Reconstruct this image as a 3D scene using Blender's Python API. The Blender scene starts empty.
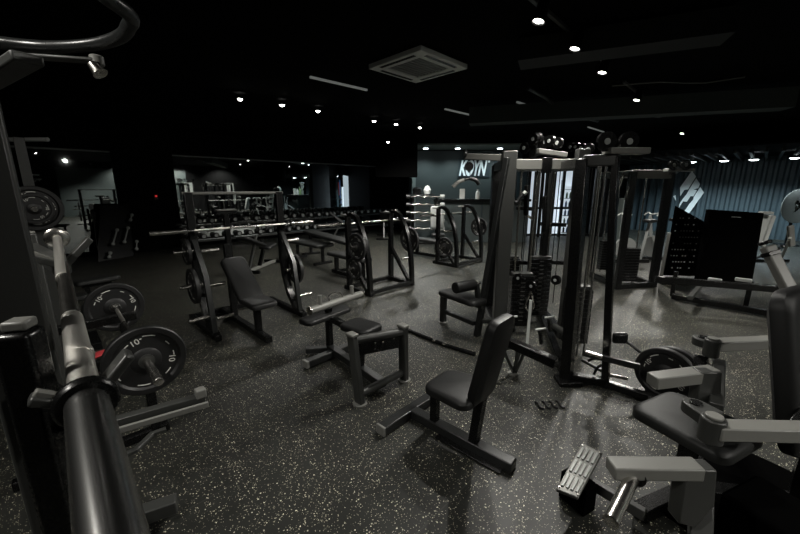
import bpy, bmesh, math, random
from mathutils import Vector as V, Matrix as M
random.seed(7)
S=bpy.context.scene
COL=S.collection
# ------------------------------------------------------------ camera model (world X = room length, Y = towards mirror wall)
F=355.6; PIT=math.radians(12.5); H=1.75
r2=math.sqrt(.5)
FW=V((r2,r2,0)); RT=V((r2,-r2,0))
def rd(px,py):
    x=(px-400)/F; y=(267-py)/F
    return RT*x+FW*(y*math.sin(PIT)+math.cos(PIT))+V((0,0,y*math.cos(PIT)-math.sin(PIT)))
EYE=V((0,0,H))
def fp(px,py,z=0):
    d=rd(px,py); return EYE+d*((z-H)/d.z)
def dp(px,py,dep): return EYE+rd(px,py)*dep
def xp(px,py,X):
    d=rd(px,py); return EYE+d*(X/d.x)
def yp(px,py,Y):
    d=rd(px,py); return EYE+d*(Y/d.y)
def cp(px,py,D):            # on the vertical plane D metres ahead of the camera
    d=rd(px,py); return EYE+d*(D/d.dot(FW))
def cf(x,y,z=0): return RT*x+FW*y+V((0,0,z))
def zat(P,py):              # height above ground point P seen at image row py
    lo,hi=-1,6
    for _ in range(50):
        z=(lo+hi)/2; q=V((P.x,P.y,z))-EYE
        f=q.dot(FW)*math.cos(PIT)-q.z*math.sin(PIT); u=q.dot(FW)*math.sin(PIT)+q.z*math.cos(PIT)
        if 267-F*u/f>py: lo=z
        else: hi=z
    return lo
def at(P,z): return V((P.x,P.y,z))
# ------------------------------------------------------------ materials
def mat(name,col,rough=.5,metal=0,bump=0,bscale=60,var=0,emit=None,es=0,spec=.5):
    m=bpy.data.materials.new(name); m.use_nodes=True
    n=m.node_tree.nodes; l=m.node_tree.links; b=n['Principled BSDF']
    b.inputs['Base Color'].default_value=(*col,1); b.inputs['Roughness'].default_value=rough
    b.inputs['Metallic'].default_value=metal; b.inputs['Specular IOR Level'].default_value=spec
    if emit: b.inputs['Emission Color'].default_value=(*emit,1); b.inputs['Emission Strength'].default_value=es
    tc=n.new('ShaderNodeTexCoord'); nz=n.new('ShaderNodeTexNoise'); nz.inputs['Scale'].default_value=bscale
    nz.inputs['Detail'].default_value=4
    l.new(tc.outputs['Object'],nz.inputs['Vector'])
    if var:
        mr=n.new('ShaderNodeMapRange'); mr.inputs['To Min'].default_value=max(.03,rough-var); mr.inputs['To Max'].default_value=min(1,rough+var)
        l.new(nz.outputs['Fac'],mr.inputs['Value']); l.new(mr.outputs['Result'],b.inputs['Roughness'])
    if bump:
        bp=n.new('ShaderNodeBump'); bp.inputs['Strength'].default_value=bump; bp.inputs['Distance'].default_value=.002
        l.new(nz.outputs['Fac'],bp.inputs['Height']); l.new(bp.outputs['Normal'],b.inputs['Normal'])
    return m
BLK=mat('black_steel',(.003,.0031,.0031),.27,0,.1,200,.06,spec=.35)
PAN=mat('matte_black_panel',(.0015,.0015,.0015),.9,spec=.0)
DRK=mat('charcoal_steel',(.011,.0118,.0116),.3,0,.1,200,.08)
GRY=mat('grey_steel',(.15,.15,.138),.42,0,.1,220,.08)
MID=mat('mid_grey_steel',(.031,.032,.030),.38,0,.1,220,.08)
CHR=mat('chrome',(.62,.6,.56),.22,1,0,90,.06)
KNU=mat('knurled_chrome',(.75,.73,.68),.36,1,.5,900)
DCH=mat('dark_chrome',(.45,.45,.44),.25,1,0,60,0)
VIN=mat('black_vinyl',(.005,.0052,.0051),.5,0,.25,350,.06,spec=.35)
GVN=mat('grey_vinyl',(.011,.0116,.011),.5,0,.25,350,.06,spec=.3)
RUB=mat('black_rubber',(.005,.005,.0052),.5,0,.3,300,.08)
WHT=mat('white_print',(.62,.62,.58),.5)
PLA=mat('pale_plastic',(.5,.52,.5),.45)
SIL=mat('silver_plastic',(.3,.31,.3),.35,0,0,80,.05)
BWA=mat('black_wall_paint',(.003,.003,.0032),.8,0,.2,40,spec=.1)
CEI=mat('black_ceiling_paint',(.0012,.0013,.0013),.95,0,.2,20,spec=.05)
TEA=mat('slate_wall_paint',(.034,.044,.0435),.6,0,.1,30)
DTE=mat('dark_slate_paint',(.012,.022,.027),.6)
COR=mat('corrugated_slate',(.062,.086,.1),.42,.0,.05,30)
RED=mat('red_fabric',(.3,.015,.02),.8,0,.4,300)
PUR=mat('purple_vinyl',(.12,.04,.2),.5)
GRN=mat('pale_green_plastic',(.3,.42,.2),.4)
BLU=mat('blue_plastic',(.06,.16,.4),.4)
REDP=mat('red_plastic',(.45,.05,.04),.4)
ACW=mat('off_white_grille',(.75,.77,.74),.6,emit=None)
MIR=mat('mirror_glass',(.62,.66,.65),.02,1)
DISP=mat('backlit_white',(.8,.82,.85),.5,emit=(.78,.9,1.0),es=.85)
LAMP=mat('lamp_lens',(1,1,1),.3,emit=(1,.98,.92),es=18)
LAMB=mat('cool_lamp_lens',(1,1,1),.3,emit=(.85,.96,1),es=14)
LED=mat('led_strip_glow',(.8,.8,.8),.4,emit=(.9,.95,.9),es=.09)
REDL=mat('red_standby_light',(.5,.05,.05),.3,emit=(1,.05,.05),es=.5)
BLUL=mat('blue_standby_light',(.1,.1,.5),.3,emit=(.2,.2,1),es=.8)
PALW=mat('pale_wall_paint',(.16,.19,.18),.7)
DIAG=mat('sign_white',(.85,.89,.9),.5)
TRD=mat('ribbed_aluminium',(.10,.10,.094),.42,.6,.1,120,.08)
# glass
GLS=bpy.data.materials.new('storefront_glass'); GLS.use_nodes=True
_b=GLS.node_tree.nodes['Principled BSDF']; _b.inputs['Transmission Weight'].default_value=1; _b.inputs['Roughness'].default_value=.0; _b.inputs['IOR'].default_value=1.01
# floor
FLO=bpy.data.materials.new('flecked_rubber_floor'); FLO.use_nodes=True
n=FLO.node_tree.nodes; l=FLO.node_tree.links; b=n['Principled BSDF']; b.inputs['Specular IOR Level'].default_value=.28
tc=n.new('ShaderNodeTexCoord')
def vor(scale,thr,sd):
    v=n.new('ShaderNodeTexVoronoi'); v.inputs['Scale'].default_value=scale
    mp=n.new('ShaderNodeMapping'); mp.inputs['Location'].default_value=(sd,sd*.7,0)
    ns=n.new('ShaderNodeTexNoise'); ns.inputs['Scale'].default_value=scale*1.3
    ad=n.new('ShaderNodeVectorMath'); ad.operation='ADD'
    sc=n.new('ShaderNodeVectorMath'); sc.operation='SCALE'; sc.inputs['Scale'].default_value=.6/scale
    l.new(tc.outputs['Object'],mp.inputs['Vector']); l.new(mp.outputs[0],ns.inputs['Vector'])
    l.new(ns.outputs['Color'],sc.inputs[0]); l.new(mp.outputs[0],ad.inputs[0]); l.new(sc.outputs[0],ad.inputs[1])
    l.new(ad.outputs[0],v.inputs['Vector'])
    lt=n.new('ShaderNodeMath'); lt.operation='LESS_THAN'; lt.inputs[1].default_value=thr
    l.new(v.outputs['Distance'],lt.inputs[0])
    sp=n.new('ShaderNodeSeparateColor'); l.new(v.outputs['Color'],sp.inputs[0])
    g=n.new('ShaderNodeMath'); g.operation='LESS_THAN'; g.inputs[1].default_value=.27; l.new(sp.outputs[0],g.inputs[0])
    m=n.new('ShaderNodeMath'); m.operation='MULTIPLY'; l.new(lt.outputs[0],m.inputs[0]); l.new(g.outputs[0],m.inputs[1])
    return m,sp
f1,s1=vor(68,.25,0); f2,s2=vor(130,.26,5.3)
mx=n.new('ShaderNodeMath'); mx.operation='MAXIMUM'; l.new(f1.outputs[0],mx.inputs[0]); l.new(f2.outputs[0],mx.inputs[1])
big=n.new('ShaderNodeTexNoise'); big.inputs['Scale'].default_value=1.3; big.inputs['Detail'].default_value=6; l.new(tc.outputs['Object'],big.inputs['Vector'])
base=n.new('ShaderNodeMix'); base.data_type='RGBA'; base.inputs[6].default_value=(.009,.0095,.0082,1); base.inputs[7].default_value=(.021,.0218,.019,1)
l.new(big.outputs['Fac'],base.inputs[0])
fc=n.new('ShaderNodeMix'); fc.data_type='RGBA'; fc.inputs[6].default_value=(.14,.135,.1,1); fc.inputs[7].default_value=(.95,.9,.7,1); l.new(s1.outputs[1],fc.inputs[0])
mixf=n.new('ShaderNodeMix'); mixf.data_type='RGBA'; l.new(mx.outputs[0],mixf.inputs[0]); l.new(base.outputs[2],mixf.inputs[6]); l.new(fc.outputs[2],mixf.inputs[7])
# tile seams: 1 m tiles
br=n.new('ShaderNodeTexBrick'); br.offset=0; br.squash=1; br.inputs['Scale'].default_value=1; br.inputs['Brick Width'].default_value=2; br.inputs['Row Height'].default_value=1; br.inputs['Mortar Size'].default_value=.004
br.inputs['Color1'].default_value=(1,1,1,1); br.inputs['Color2'].default_value=(.8,.8,.8,1); br.inputs['Mortar'].default_value=(1.9,1.9,1.9,1)
l.new(tc.outputs['Object'],br.inputs['Vector'])
mul=n.new('ShaderNodeMix'); mul.data_type='RGBA'; mul.blend_type='MULTIPLY'; mul.inputs[0].default_value=1
l.new(mixf.outputs[2],mul.inputs[6]); l.new(br.outputs['Color'],mul.inputs[7]); l.new(mul.outputs[2],b.inputs['Base Color'])
rr=n.new('ShaderNodeMapRange'); rr.inputs['To Min'].default_value=.36; rr.inputs['To Max'].default_value=.6; l.new(big.outputs['Fac'],rr.inputs['Value']); l.new(rr.outputs['Result'],b.inputs['Roughness'])
fn=n.new('ShaderNodeTexNoise'); fn.inputs['Scale'].default_value=260; l.new(tc.outputs['Object'],fn.inputs['Vector'])
bp=n.new('ShaderNodeBump'); bp.inputs['Strength'].default_value=.35; bp.inputs['Distance'].default_value=.002; l.new(fn.outputs['Fac'],bp.inputs['Height']); l.new(bp.outputs['Normal'],b.inputs['Normal'])

# ------------------------------------------------------------ mesh builder
def basis(d,up=None):
    d=d.normalized(); up=up or V((0,0,1))
    if abs(d.dot(up))>.98: up=V((0,1,0)) if abs(d.y)<.9 else V((1,0,0))
    s=d.cross(up).normalized(); return d,s,s.cross(d).normalized()
class MB:
    def __init__(s): s.bm=bmesh.new()
    def hull(s,a,b):            # two matching rings -> closed prism
        va=[s.bm.verts.new(p) for p in a]; vb=[s.bm.verts.new(p) for p in b]; k=len(a)
        s.bm.faces.new(va[::-1]); s.bm.faces.new(vb)
        for i in range(k): s.bm.faces.new((va[i],va[(i+1)%k],vb[(i+1)%k],vb[i]))
        return s
    def box(s,c,size,yaw=0,R=None):
        c=V(c); R=R or M.Rotation(yaw,3,'Z'); x,y,z=[v/2 for v in size]
        q=[(-x,-y),(x,-y),(x,y),(-x,y)]
        return s.hull([c+R@V((i,j,-z)) for i,j in q],[c+R@V((i,j,z)) for i,j in q])
    def bar(s,p,q,w,h,up=None):
        p=V(p);q=V(q); d,a,u=basis(q-p,up)
        k=[(-w/2,-h/2),(w/2,-h/2),(w/2,h/2),(-w/2,h/2)]
        return s.hull([p+a*i+u*j for i,j in k],[q+a*i+u*j for i,j in k])
    def tube(s,p,q,r,r1=None,nn=16):
        p=V(p);q=V(q); d,a,u=basis(q-p); r1=r if r1 is None else r1
        c=[(math.cos(t*2*math.pi/nn),math.sin(t*2*math.pi/nn)) for t in range(nn)]
        return s.hull([p+(a*i+u*j)*r for i,j in c],[q+(a*i+u*j)*r1 for i,j in c])
    def path(s,pts,r,nn=10,flat=1,up=None):
        pts=[V(p) for p in pts]; rings=[]; 
        for i,p in enumerate(pts):
            d=(pts[min(i+1,len(pts)-1)]-pts[max(i-1,0)]); d,a,u=basis(d,up)
            if i and a.dot(pa)<0: a=-a;u=-u
            pa=a
            rings.append([s.bm.verts.new(p+a*math.cos(t*2*math.pi/nn)*r+u*math.sin(t*2*math.pi/nn)*r*flat) for t in range(nn)])
        for A,B in zip(rings,rings[1:]):
            for i in range(nn): s.bm.faces.new((A[i],A[(i+1)%nn],B[(i+1)%nn],B[i]))
        s.bm.faces.new(rings[0][::-1]); s.bm.faces.new(rings[-1]); return s
    def bpath(s,pts,w,h,up=None):       # rectangular section sweep
        pts=[V(p) for p in pts]; rings=[]
        for i,p in enumerate(pts):
            d=(pts[min(i+1,len(pts)-1)]-pts[max(i-1,0)]); d,a,u=basis(d,up)
            if i and a.dot(pa)<0: a=-a;u=-u
            pa=a
            rings.append([s.bm.verts.new(p+a*x*w/2+u*y*h/2) for x,y in ((-1,-1),(1,-1),(1,1),(-1,1))])
        for A,B in zip(rings,rings[1:]):
            for i in range(4): s.bm.faces.new((A[i],A[(i+1)%4],B[(i+1)%4],B[i]))
        s.bm.faces.new(rings[0][::-1]); s.bm.faces.new(rings[-1]); return s
    def lathe(s,c,ax,prof,nn=32):       # prof: (distance along axis, radius)
        c=V(c); d,a,u=basis(V(ax)); rings=[]
        for t,r in prof:
            if r<1e-5: rings.append([s.bm.verts.new(c+d*t)])
            else: rings.append([s.bm.verts.new(c+d*t+(a*math.cos(k*2*math.pi/nn)+u*math.sin(k*2*math.pi/nn))*r) for k in range(nn)])
        for A,B in zip(rings,rings[1:]):
            for i in range(nn):
                j=(i+1)%nn
                if len(A)==1 and len(B)==1: continue
                if len(A)==1: s.bm.faces.new((A[0],B[j],B[i]))
                elif len(B)==1: s.bm.faces.new((A[i],A[j],B[0]))
                else: s.bm.faces.new((A[i],A[j],B[j],B[i]))
        return s
    def poly(s,pts,vec):
        pts=[V(p) for p in pts]; vec=V(vec); return s.hull(pts,[p+vec for p in pts])
    def pad(s,c,size,R=None,yaw=0,rad=.06,taper=1.0):   # rounded upholstered pad; long axis local y
        c=V(c); R=R or M.Rotation(yaw,3,'Z'); w,L,t=size
        def outline(k):
            pts=[]; W=w/2-k; LL=L/2-k; rr=max(.005,min(rad,W*.9,LL*.9))
            for cx,cy,a0 in ((1,1,0),(-1,1,90),(-1,-1,180),(1,-1,270)):
                for i in range(5):
                    a=math.radians(a0+i*22.5); y=cy*(LL-rr)+rr*math.sin(a)
                    x=(cx*(W-rr)+rr*math.cos(a))*(1-(1-taper)*(y/L+.5)); pts.append((x,y))
            return pts
        lv=[(t*.35,-t/2),(0,-t*.28),(0,t*.2),(t*.12,t*.4),(t*.4,t/2)]
        rings=[[s.bm.verts.new(c+R@V((x,y,z))) for x,y in outline(k)] for k,z in lv]
        nn=20
        for A,B in zip(rings,rings[1:]):
            for i in range(nn): s.bm.faces.new((A[i],A[(i+1)%nn],B[(i+1)%nn],B[i]))
        s.bm.faces.new(rings[0][::-1]); s.bm.faces.new(rings[-1]); return s
    def build(s,name,m,parent=None,bev=.004,label=None,cat=None,group=None,kind=None):
        bm=s.bm; bmesh.ops.recalc_face_normals(bm,faces=bm.faces)
        o=None
        if parent: off=wloc(parent)
        else:
            xs=[v.co for v in bm.verts]
            off=V(((min(v.x for v in xs)+max(v.x for v in xs))/2,(min(v.y for v in xs)+max(v.y for v in xs))/2,min(v.z for v in xs)))
            if kind=='structure': off=V((0,0,0))
        for v in bm.verts: v.co-=off
        me=bpy.data.meshes.new(name); bm.to_mesh(me); bm.free()
        for p in me.polygons: p.use_smooth=True
        me.set_sharp_from_angle(angle=math.radians(38)); me.materials.append(m)
        o=bpy.data.objects.new(name,me); COL.objects.link(o); o.location=off if not parent else (0,0,0)
        if parent: o.parent=parent
        if bev:
            md=o.modifiers.new('bevel','BEVEL'); md.width=bev; md.segments=2; md.limit_method='ANGLE'; md.angle_limit=math.radians(40); md.use_clamp_overlap=True
        tag(o,label,cat,group,kind); return o
def wloc(o):
    r=V((0,0,0))
    while o: r+=o.location; o=o.parent
    return r
def tag(o,label=None,cat=None,group=None,kind=None):
    if label: o['label']=label
    if cat: o['category']=cat
    if group: o['group']=group
    if kind: o['kind']=kind
    return o
def thing(name,label,cat,loc=(0,0,0),group=None):
    o=bpy.data.objects.new(name,None); COL.objects.link(o); o.location=V(loc); o.empty_display_size=.1
    return tag(o,label,cat,group)
def copy_tree(o,parent=None):
    c=o.copy(); COL.objects.link(c)
    if parent: c.parent=parent
    for ch in [x for x in COL.objects if x.parent==o]: copy_tree(ch,c)
    return c
def dup(o,delta,label,group=None,rot=None):
    c=copy_tree(o); c.location=o.location+V(delta); c['label']=label
    if group: c['group']=group
    if rot is not None: c.rotation_euler=rot
    return c
ORD=['first','second','third','fourth','fifth','sixth','seventh','eighth','ninth','tenth','eleventh','twelfth','thirteenth','fourteenth','fifteenth','sixteenth','seventeenth','eighteenth','nineteenth','twentieth','twenty-first','twenty-second','twenty-third','twenty-fourth','twenty-fifth','twenty-sixth','twenty-seventh','twenty-eighth']
def text_mesh(txt,size,depth,shear=0,off=0,space=1):
    cu=bpy.data.curves.new('lettering','FONT'); cu.body=txt; cu.size=size; cu.extrude=depth; cu.shear=shear; cu.offset=off; cu.space_character=space
    cu.align_x='CENTER'; cu.align_y='CENTER'
    o=bpy.data.objects.new('tmp',cu); COL.objects.link(o)
    me=bpy.data.meshes.new_from_object(o.evaluated_get(bpy.context.evaluated_depsgraph_get())); bpy.data.objects.remove(o)
    return me
# ------------------------------------------------------------ the room
MY=12.3; BX=18.0; RY=-6.0; LX=-4.0; CZ=3.4
def struct(name,mb,m,bev=0): return mb.build(name,m,bev=bev,kind='structure')
struct('floor',MB().box(((LX+BX)/2+1,4,-.05),(BX-LX+4,24,.1)),FLO)
struct('ceiling',MB().box(((LX+BX)/2+1,4,CZ+.05),(BX-LX+4,24,.1)),CEI)
struct('wall_left',MB().box((3.95,MY+.06,CZ/2),(15.9,.12,CZ)),BWA)
struct('wall_right',MB().box((7,RY-.06,CZ/2),(22.2,.12,CZ)),BWA)
struct('wall_front',MB().box((LX-.06,3.1,CZ/2),(.12,18.2,CZ)),BWA)
# corrugated back wall: one wall, ribbed
w=MB(); w.box((BX+.08,-.9,1.5),(.1,10.2,3.0))
y=-5.95
while y<4.15: w.hull([V((BX+.03,y,0)),V((BX-.05,y+.05,0)),V((BX-.05,y+.12,0)),V((BX+.03,y+.17,0))],[V((BX+.03,y,2.95)),V((BX-.05,y+.05,2.95)),V((BX-.05,y+.12,2.95)),V((BX+.03,y+.17,2.95))]); y+=.27
struct('wall_back',w,COR)
struct('wall_back_upper',MB().box((BX+.08,-.9,3.2),(.1,10.2,.4)),BWA)
# slatted ceiling bay in front of it
w=MB()
y=-5.6
while y<4.0: w.box((15.6,y,2.72),(4.6,.06,.12)); y+=.3
struct('trim_1',w,MID)
struct('trim_2',MB().box((15.6,-.9,2.86),(4.7,10.2,.06)),BWA)
# slate reception wall (faces the room diagonally)
D0=13.0
KA,KB=cp(417,200,D0),cp(527,200,D0)
def diag(px0,px1,D,z0,z1,t=.12):
    a=at(cp(px0,200,D),0);b=at(cp(px1,200,D),0); c=(a+b)/2+FW*t/2
    return MB().box((c.x,c.y,(z0+z1)/2),((b-a).length,t,z1-z0),yaw=-math.pi/4)
struct('wall_reception',diag(411,528,D0,0,3.03),TEA)
struct('trim_3',diag(492,528,D0-.03,0,3.0,.025),DTE)
struct('trim_4',MB().box(at(cf(2.45,12.35),3.09),(4.2,1.5,.06),yaw=-math.pi/4),PALW)
struct('trim_5',MB().box(at(cf(2.45,11.62),3.26),(4.2,.05,.3),yaw=-math.pi/4),BWA)
struct('wall_recess',diag(385,440,17.2,0,3.4),PALW)
struct('trim_6',diag(412,415.5,12.9,0,zat(cp(413,200,12.9),177),.08),PALW)
struct('beam_bulkhead',diag(376,417,11.2,zat(cp(400,200,11.2),177),CZ,.6),PAN)
struct('column_back',MB().box((11.55,11.85,CZ/2),(.85,.9,CZ)),BWA)
struct('wall_side',MB().box((16.3,4.25,CZ/2),(3.6,.12,CZ)),BWA)
struct('wall_back_left',MB().box((14.6,8.2,CZ/2),(.12,8.2,CZ)).box((13.2,12.4,1.7),(2.8,.12,3.4)),BWA)
# ceiling beams / duct
a,b_=fp(600,112,3.2),fp(780,100,3.2)
struct('beam_concrete',MB().bar(fp(470,117,3.15),fp(790,99,3.15),.34,.3),mat('bare_beam_paint',(.03,.038,.035),.8))
struct('beam_duct',MB().bar(fp(520,55,3.25),fp(730,26,3.25),.36,.22),mat('dull_duct',(.005,.006,.0055),.8))
# mirrors
def mirror(x0,x1,z0,z1,label):
    t=thing('wall_mirror',label,'mirror',((x0+x1)/2,MY-.02,z0))
    MB().box(((x0+x1)/2,MY-.012,(z0+z1)/2),(x1-x0,.02,z1-z0)).build('mirror_glass',MIR,t,0)
    MB().box(((x0+x1)/2,MY-.02,z1+.02),(x1-x0,.04,.04)).build('top_rail',SIL,t,.003)
    return t
m1x0=yp(8,200,MY).x; m1x1=yp(118,200,MY).x; m2x0=yp(176,200,MY).x; m2x1=11.1
mirror(m1x0,m1x1,.12,2.66,'large wall mirror on the left, left of the black pillar with red light')
mirror(m2x0,m2x1,.12,2.66,'long wall mirror behind the dumbbell rack')
P=yp(154,197,MY-.0)
struct('column_left',MB().box(((m1x1+m2x0)/2,MY-.12,CZ/2),(m2x0-m1x1-.02,.24,CZ)),BWA)
tr=thing('wall_control','small wall control with a red standby light on the black pillar','control',(P.x,MY-.27,P.z-.05))
MB().box((P.x,MY-.255,P.z),(.1,.03,.14)).build('control_housing',BLK,tr); MB().box((P.x,MY-.273,P.z+.03),(.05,.012,.05)).build('indicator_light',REDL,tr,.002)

# ------------------------------------------------------------ ceiling fixtures
LIGHTS=[]
def spot(loc,target,power,size=1.9,blend=.6,rad=.06,col=(1,.97,.9)):
    ld=bpy.data.lights.new('ceiling_lamp','SPOT'); ld.energy=power; ld.spot_size=size; ld.spot_blend=blend; ld.shadow_soft_size=rad; ld.color=col
    o=bpy.data.objects.new('ceiling_lamp',ld); COL.objects.link(o); o.location=loc
    o.rotation_euler=(V(target)-V(loc)).to_track_quat('-Z','Y').to_euler(); return o
def track_rail(p,q,label):
    return MB().bar(p,q,.035,.035).build('track_rail',MID,None,.003,label,'light track')
def track_spot(P,label,power,tgt=None,lens=LAMP,size=2.2,light=True):
    P=V(P); t=thing('track_spotlight',label,'spotlight',P-V((0,0,.12)))
    d=((V(tgt)-P) if tgt else V((0,0,-1))).normalized()
    MB().tube(P+V((0,0,CZ-P.z-.06 if CZ-P.z<.6 else .1)),P+V((0,0,.03)),.012).build('stem',BLK,t)
    MB().lathe(P,d,[(-.09,0),(-.09,.05),(.06,.062),(.075,.062),(.075,.05),(.06,.045),(.06,0)],20).build('lamp_head',BLK,t,0)
    MB().lathe(P,d,[(.062,0),(.064,.03),(.062,.045),(.061,0)],20).build('lens',lens,t,0)
    if light: spot(P+d*.09,P+d*3,power,size)
    return t
TZ=3.22
tp=[(541,13),(577,42),(604,67),(638,96),(650,104),(659,113),(683,131)]
pts=[fp(x,y,TZ) for x,y in tp]
nm=['nearest','second nearest','third nearest','fourth nearest','fifth nearest','sixth nearest','farthest']
pw=[230,290,310,330,360,420,420]
for i,P in enumerate(pts):
    track_spot(P,f'{nm[i]} of the lit track spotlights in the line across the ceiling',pw[i],P+V((-.25,.15,-1)),size=2.3)
track_rail(at(pts[0]+V((-.9,.08,0)),3.36),at(pts[2]+V((.3,.08,0)),3.36),'near black light track holding the three biggest spotlights')
track_rail(at(pts[3]+V((-.5,.1,0)),3.36),at(pts[5]+V((.5,.1,0)),3.36),'far black light track holding three small spotlights above the concrete beam')
def downlight(px,py,z,label,power,lens=LAMP,D=None,col=(1,.98,.92),r=.05,size=2.4,at_=None):
    P=fp(px,py,z) if at_ is None else V((at_.x,at_.y,z)); t=thing('downlight',label,'downlight',P)
    MB().lathe(P,(0,0,1),[(.0,r*1.35),(-.0,r),(.02,r),(.05,r*1.2),(.05,r*1.35),(0,r*1.35)],20).build('trim_ring',BLK,t,0)
    MB().lathe(P,(0,0,1),[(-.03,0),(-.026,r*.5),(-.012,r*.85),(.004,r*.98),(.01,0)],20).build('lens',lens,t,0)
    if power: spot(P-V((0,0,.06)),P-V((0,0,3)),power,size,.7,.05,col)
for i,(x,y,p) in enumerate([(240,99,100),(282,105,0),(318,111,90),(374,121,220),(396,124,260),(420,127.5,520)]):
    downlight(x,y,3.3,f'{ORD[i]} from the left of the small downlights across the dark left ceiling',p,r=.045)
downlight(388,142,3.0,'dim downlight beside the black bulkhead left of the reception bay',0,r=.04)
for i,(x,y) in enumerate([(425,151),(456,154),(497,154.5)]):
    downlight(x,y,3.03,['left','middle','right'][i]+' downlight in the pale ceiling over the reception sign wall',66,LAMB,col=(.8,.97,1),r=.09,size=2.6,at_=cp(x,200,12.3))
for i,(x,y) in enumerate([(692,163),(724,163.5),(753.5,164),(794,165)]):
    _q=xp(x,162,16.0); downlight(x,y,2.62,['leftmost','second from left','third from left','rightmost'][i]+' cool downlight under the slatted ceiling before the corrugated wall',170,LAMB,col=(.74,.93,1),r=.12,size=2.6,at_=_q)
# LED strips
for i,(a,b2) in enumerate([((310,77),(367,90)),((445,109),(475,116)),((517,102),(545,111)),((588,127),(604,132))]):
    MB().bar(fp(*a,3.34),fp(*b2,3.34),.035,.03).build('led_batten',LED,None,.002,['longest','second from left','third from left','rightmost'][i]+' thin ceiling strip light glowing faintly in the dark','strip light')
# lamp tracks behind and above the photographer
for i,(x,y,p,tx,ty) in enumerate([(-1.25,1.0,190,-.5,.9),(1.3,-1.6,80,1.6,.2),(-1.3,2.2,75,-.1,2.9),(.2,2.7,38,1.2,3.6)]):
    track_spot((x,y,3.24),['track spotlight above the near power rack','track spotlight above the grey press machine','track spotlight over the left row of racks','track spotlight over the olympic incline bench'][i],p,(tx,ty,0),size=2.4)
# air conditioner cassette
c=fp(418,69,3.33)
t=thing('air_conditioner','square white ceiling air conditioner cassette with centre grille','air conditioner',c)
w=MB(); s=.95/2
for sx,sy,a1,b1 in ((0,s-.09,.95,.18),(0,-s+.09,.95,.18),(s-.09,0,.18,.59),(-s+.09,0,.18,.59)): w.box(c+V((sx,sy,.03)),(a1,b1,.06))
w.build('cassette_frame',ACW,t,.006)
w=MB(); w.box(c+V((0,0,.035)),(.57,.57,.03))
for k in range(9): w.box(c+V((0,-.25+k*.0625,.012)),(.56,.012,.016))
w.build('intake_grille',SIL,t,.001)
for sx,sy,a1,b1 in ((0,s-.075,.62,.05),(0,-s+.075,.62,.05),(s-.075,0,.05,.62),(-s+.075,0,.05,.62)): MB().box(c+V((sx,sy,-.001)),(a1,b1,.006)).build('louvre',BLK,t,.001)
MB().path([fp(x,y,3.3) for x,y in [(612,86),(635,84),(660,82),(685,83),(705,83),(725,80),(745,77)]],.008).build('ceiling_cable',GRY,None,0,'thin loose cable sagging under the dark ceiling','cable')
MB().path([fp(x,y,3.28) for x,y in [(528,88),(545,97),(557,107),(568,113),(585,118),(598,121)]],.03).build('ceiling_conduit',MID,None,0,'bent flexible conduit along the dark ceiling beam','conduit')

# ------------------------------------------------------------ weight plates
def digit_group(txt,size): return text_mesh(txt,size,.0008)
def make_plate(R=.225,t=.05,style='10'):
    r=thing('weight_plate','','weight plate')
    MB().lathe((0,0,0),(0,1,0),[(-t/2,.03),(-t/2+.004,.075),(-t/2+.012,.085),(-t/2+.012,R*.78),(-t/2,R*.84),(-t/2,R*.97),(-t/2+.006,R),(t/2-.006,R),(t/2,R*.97),(t/2,R*.84),(t/2-.012,R*.78),(t/2-.012,.085),(t/2-.004,.075),(t/2,.03)],48).build('disc',RUB,r,0)
    MB().lathe((0,0,0),(0,1,0),[(-t/2-.003,.0235),(-t/2-.003,.045),(t/2+.003,.045),(t/2+.003,.0235),(-t/2-.003,.0235)],24).build('hub_ring',MID,r,0)
    for sgn in (-1,1):
        w=MB(); yy=sgn*(t/2-.0125)
        for a0,a1,rr in ((78,102,.72),(128,140,.66),(160,172,.66),(38,48,.66),(72,76,.66),(205,222,.66),(318,345,.72),(258,282,.7)):
            k=6; aa=[math.radians(a0+(a1-a0)*i/k) for i in range(k+1)]
            ring=[(rr*R+.006)*V((math.cos(x),0,math.sin(x))) for x in aa]+[(rr*R-.0)*V((math.cos(x),0,math.sin(x))) for x in aa[::-1]]
            w.poly([p+V((0,yy,0)) for p in ring],(0,sgn*.0015,0))
        me=digit_group('10',.052); 
        for ang in (60,240,180):
            a=math.radians(ang); q=M.Translation(V((.62*R*math.cos(a),yy+sgn*.0005,.62*R*math.sin(a))))@M.Rotation(a-math.pi/2,4,V((0,-1,0)))@(M.Rotation(math.pi/2,4,'X') if sgn<0 else M.Rotation(math.pi,4,'Z')@M.Rotation(math.pi/2,4,'X'))
            m2=me.copy(); m2.transform(q); w.bm.from_mesh(m2); bpy.data.meshes.remove(m2)
        w.build('marking',WHT,r,0)
    return r
PLATE=make_plate(); plate_used=[False]
def plate(P,axis,label,group=None,scale=1,roll=0):
    o=PLATE if not plate_used[0] else copy_tree(PLATE)
    plate_used[0]=True
    o.location=V(P); o.scale=(scale,scale if scale>.9 else .8,scale)
    o.rotation_mode='QUATERNION'; o.rotation_quaternion=V((0,1,0)).rotation_difference(V(axis).normalized())@M.Rotation(roll,4,'Y').to_quaternion()
    o['label']=label
    if group: o['group']=group
    return o
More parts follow.
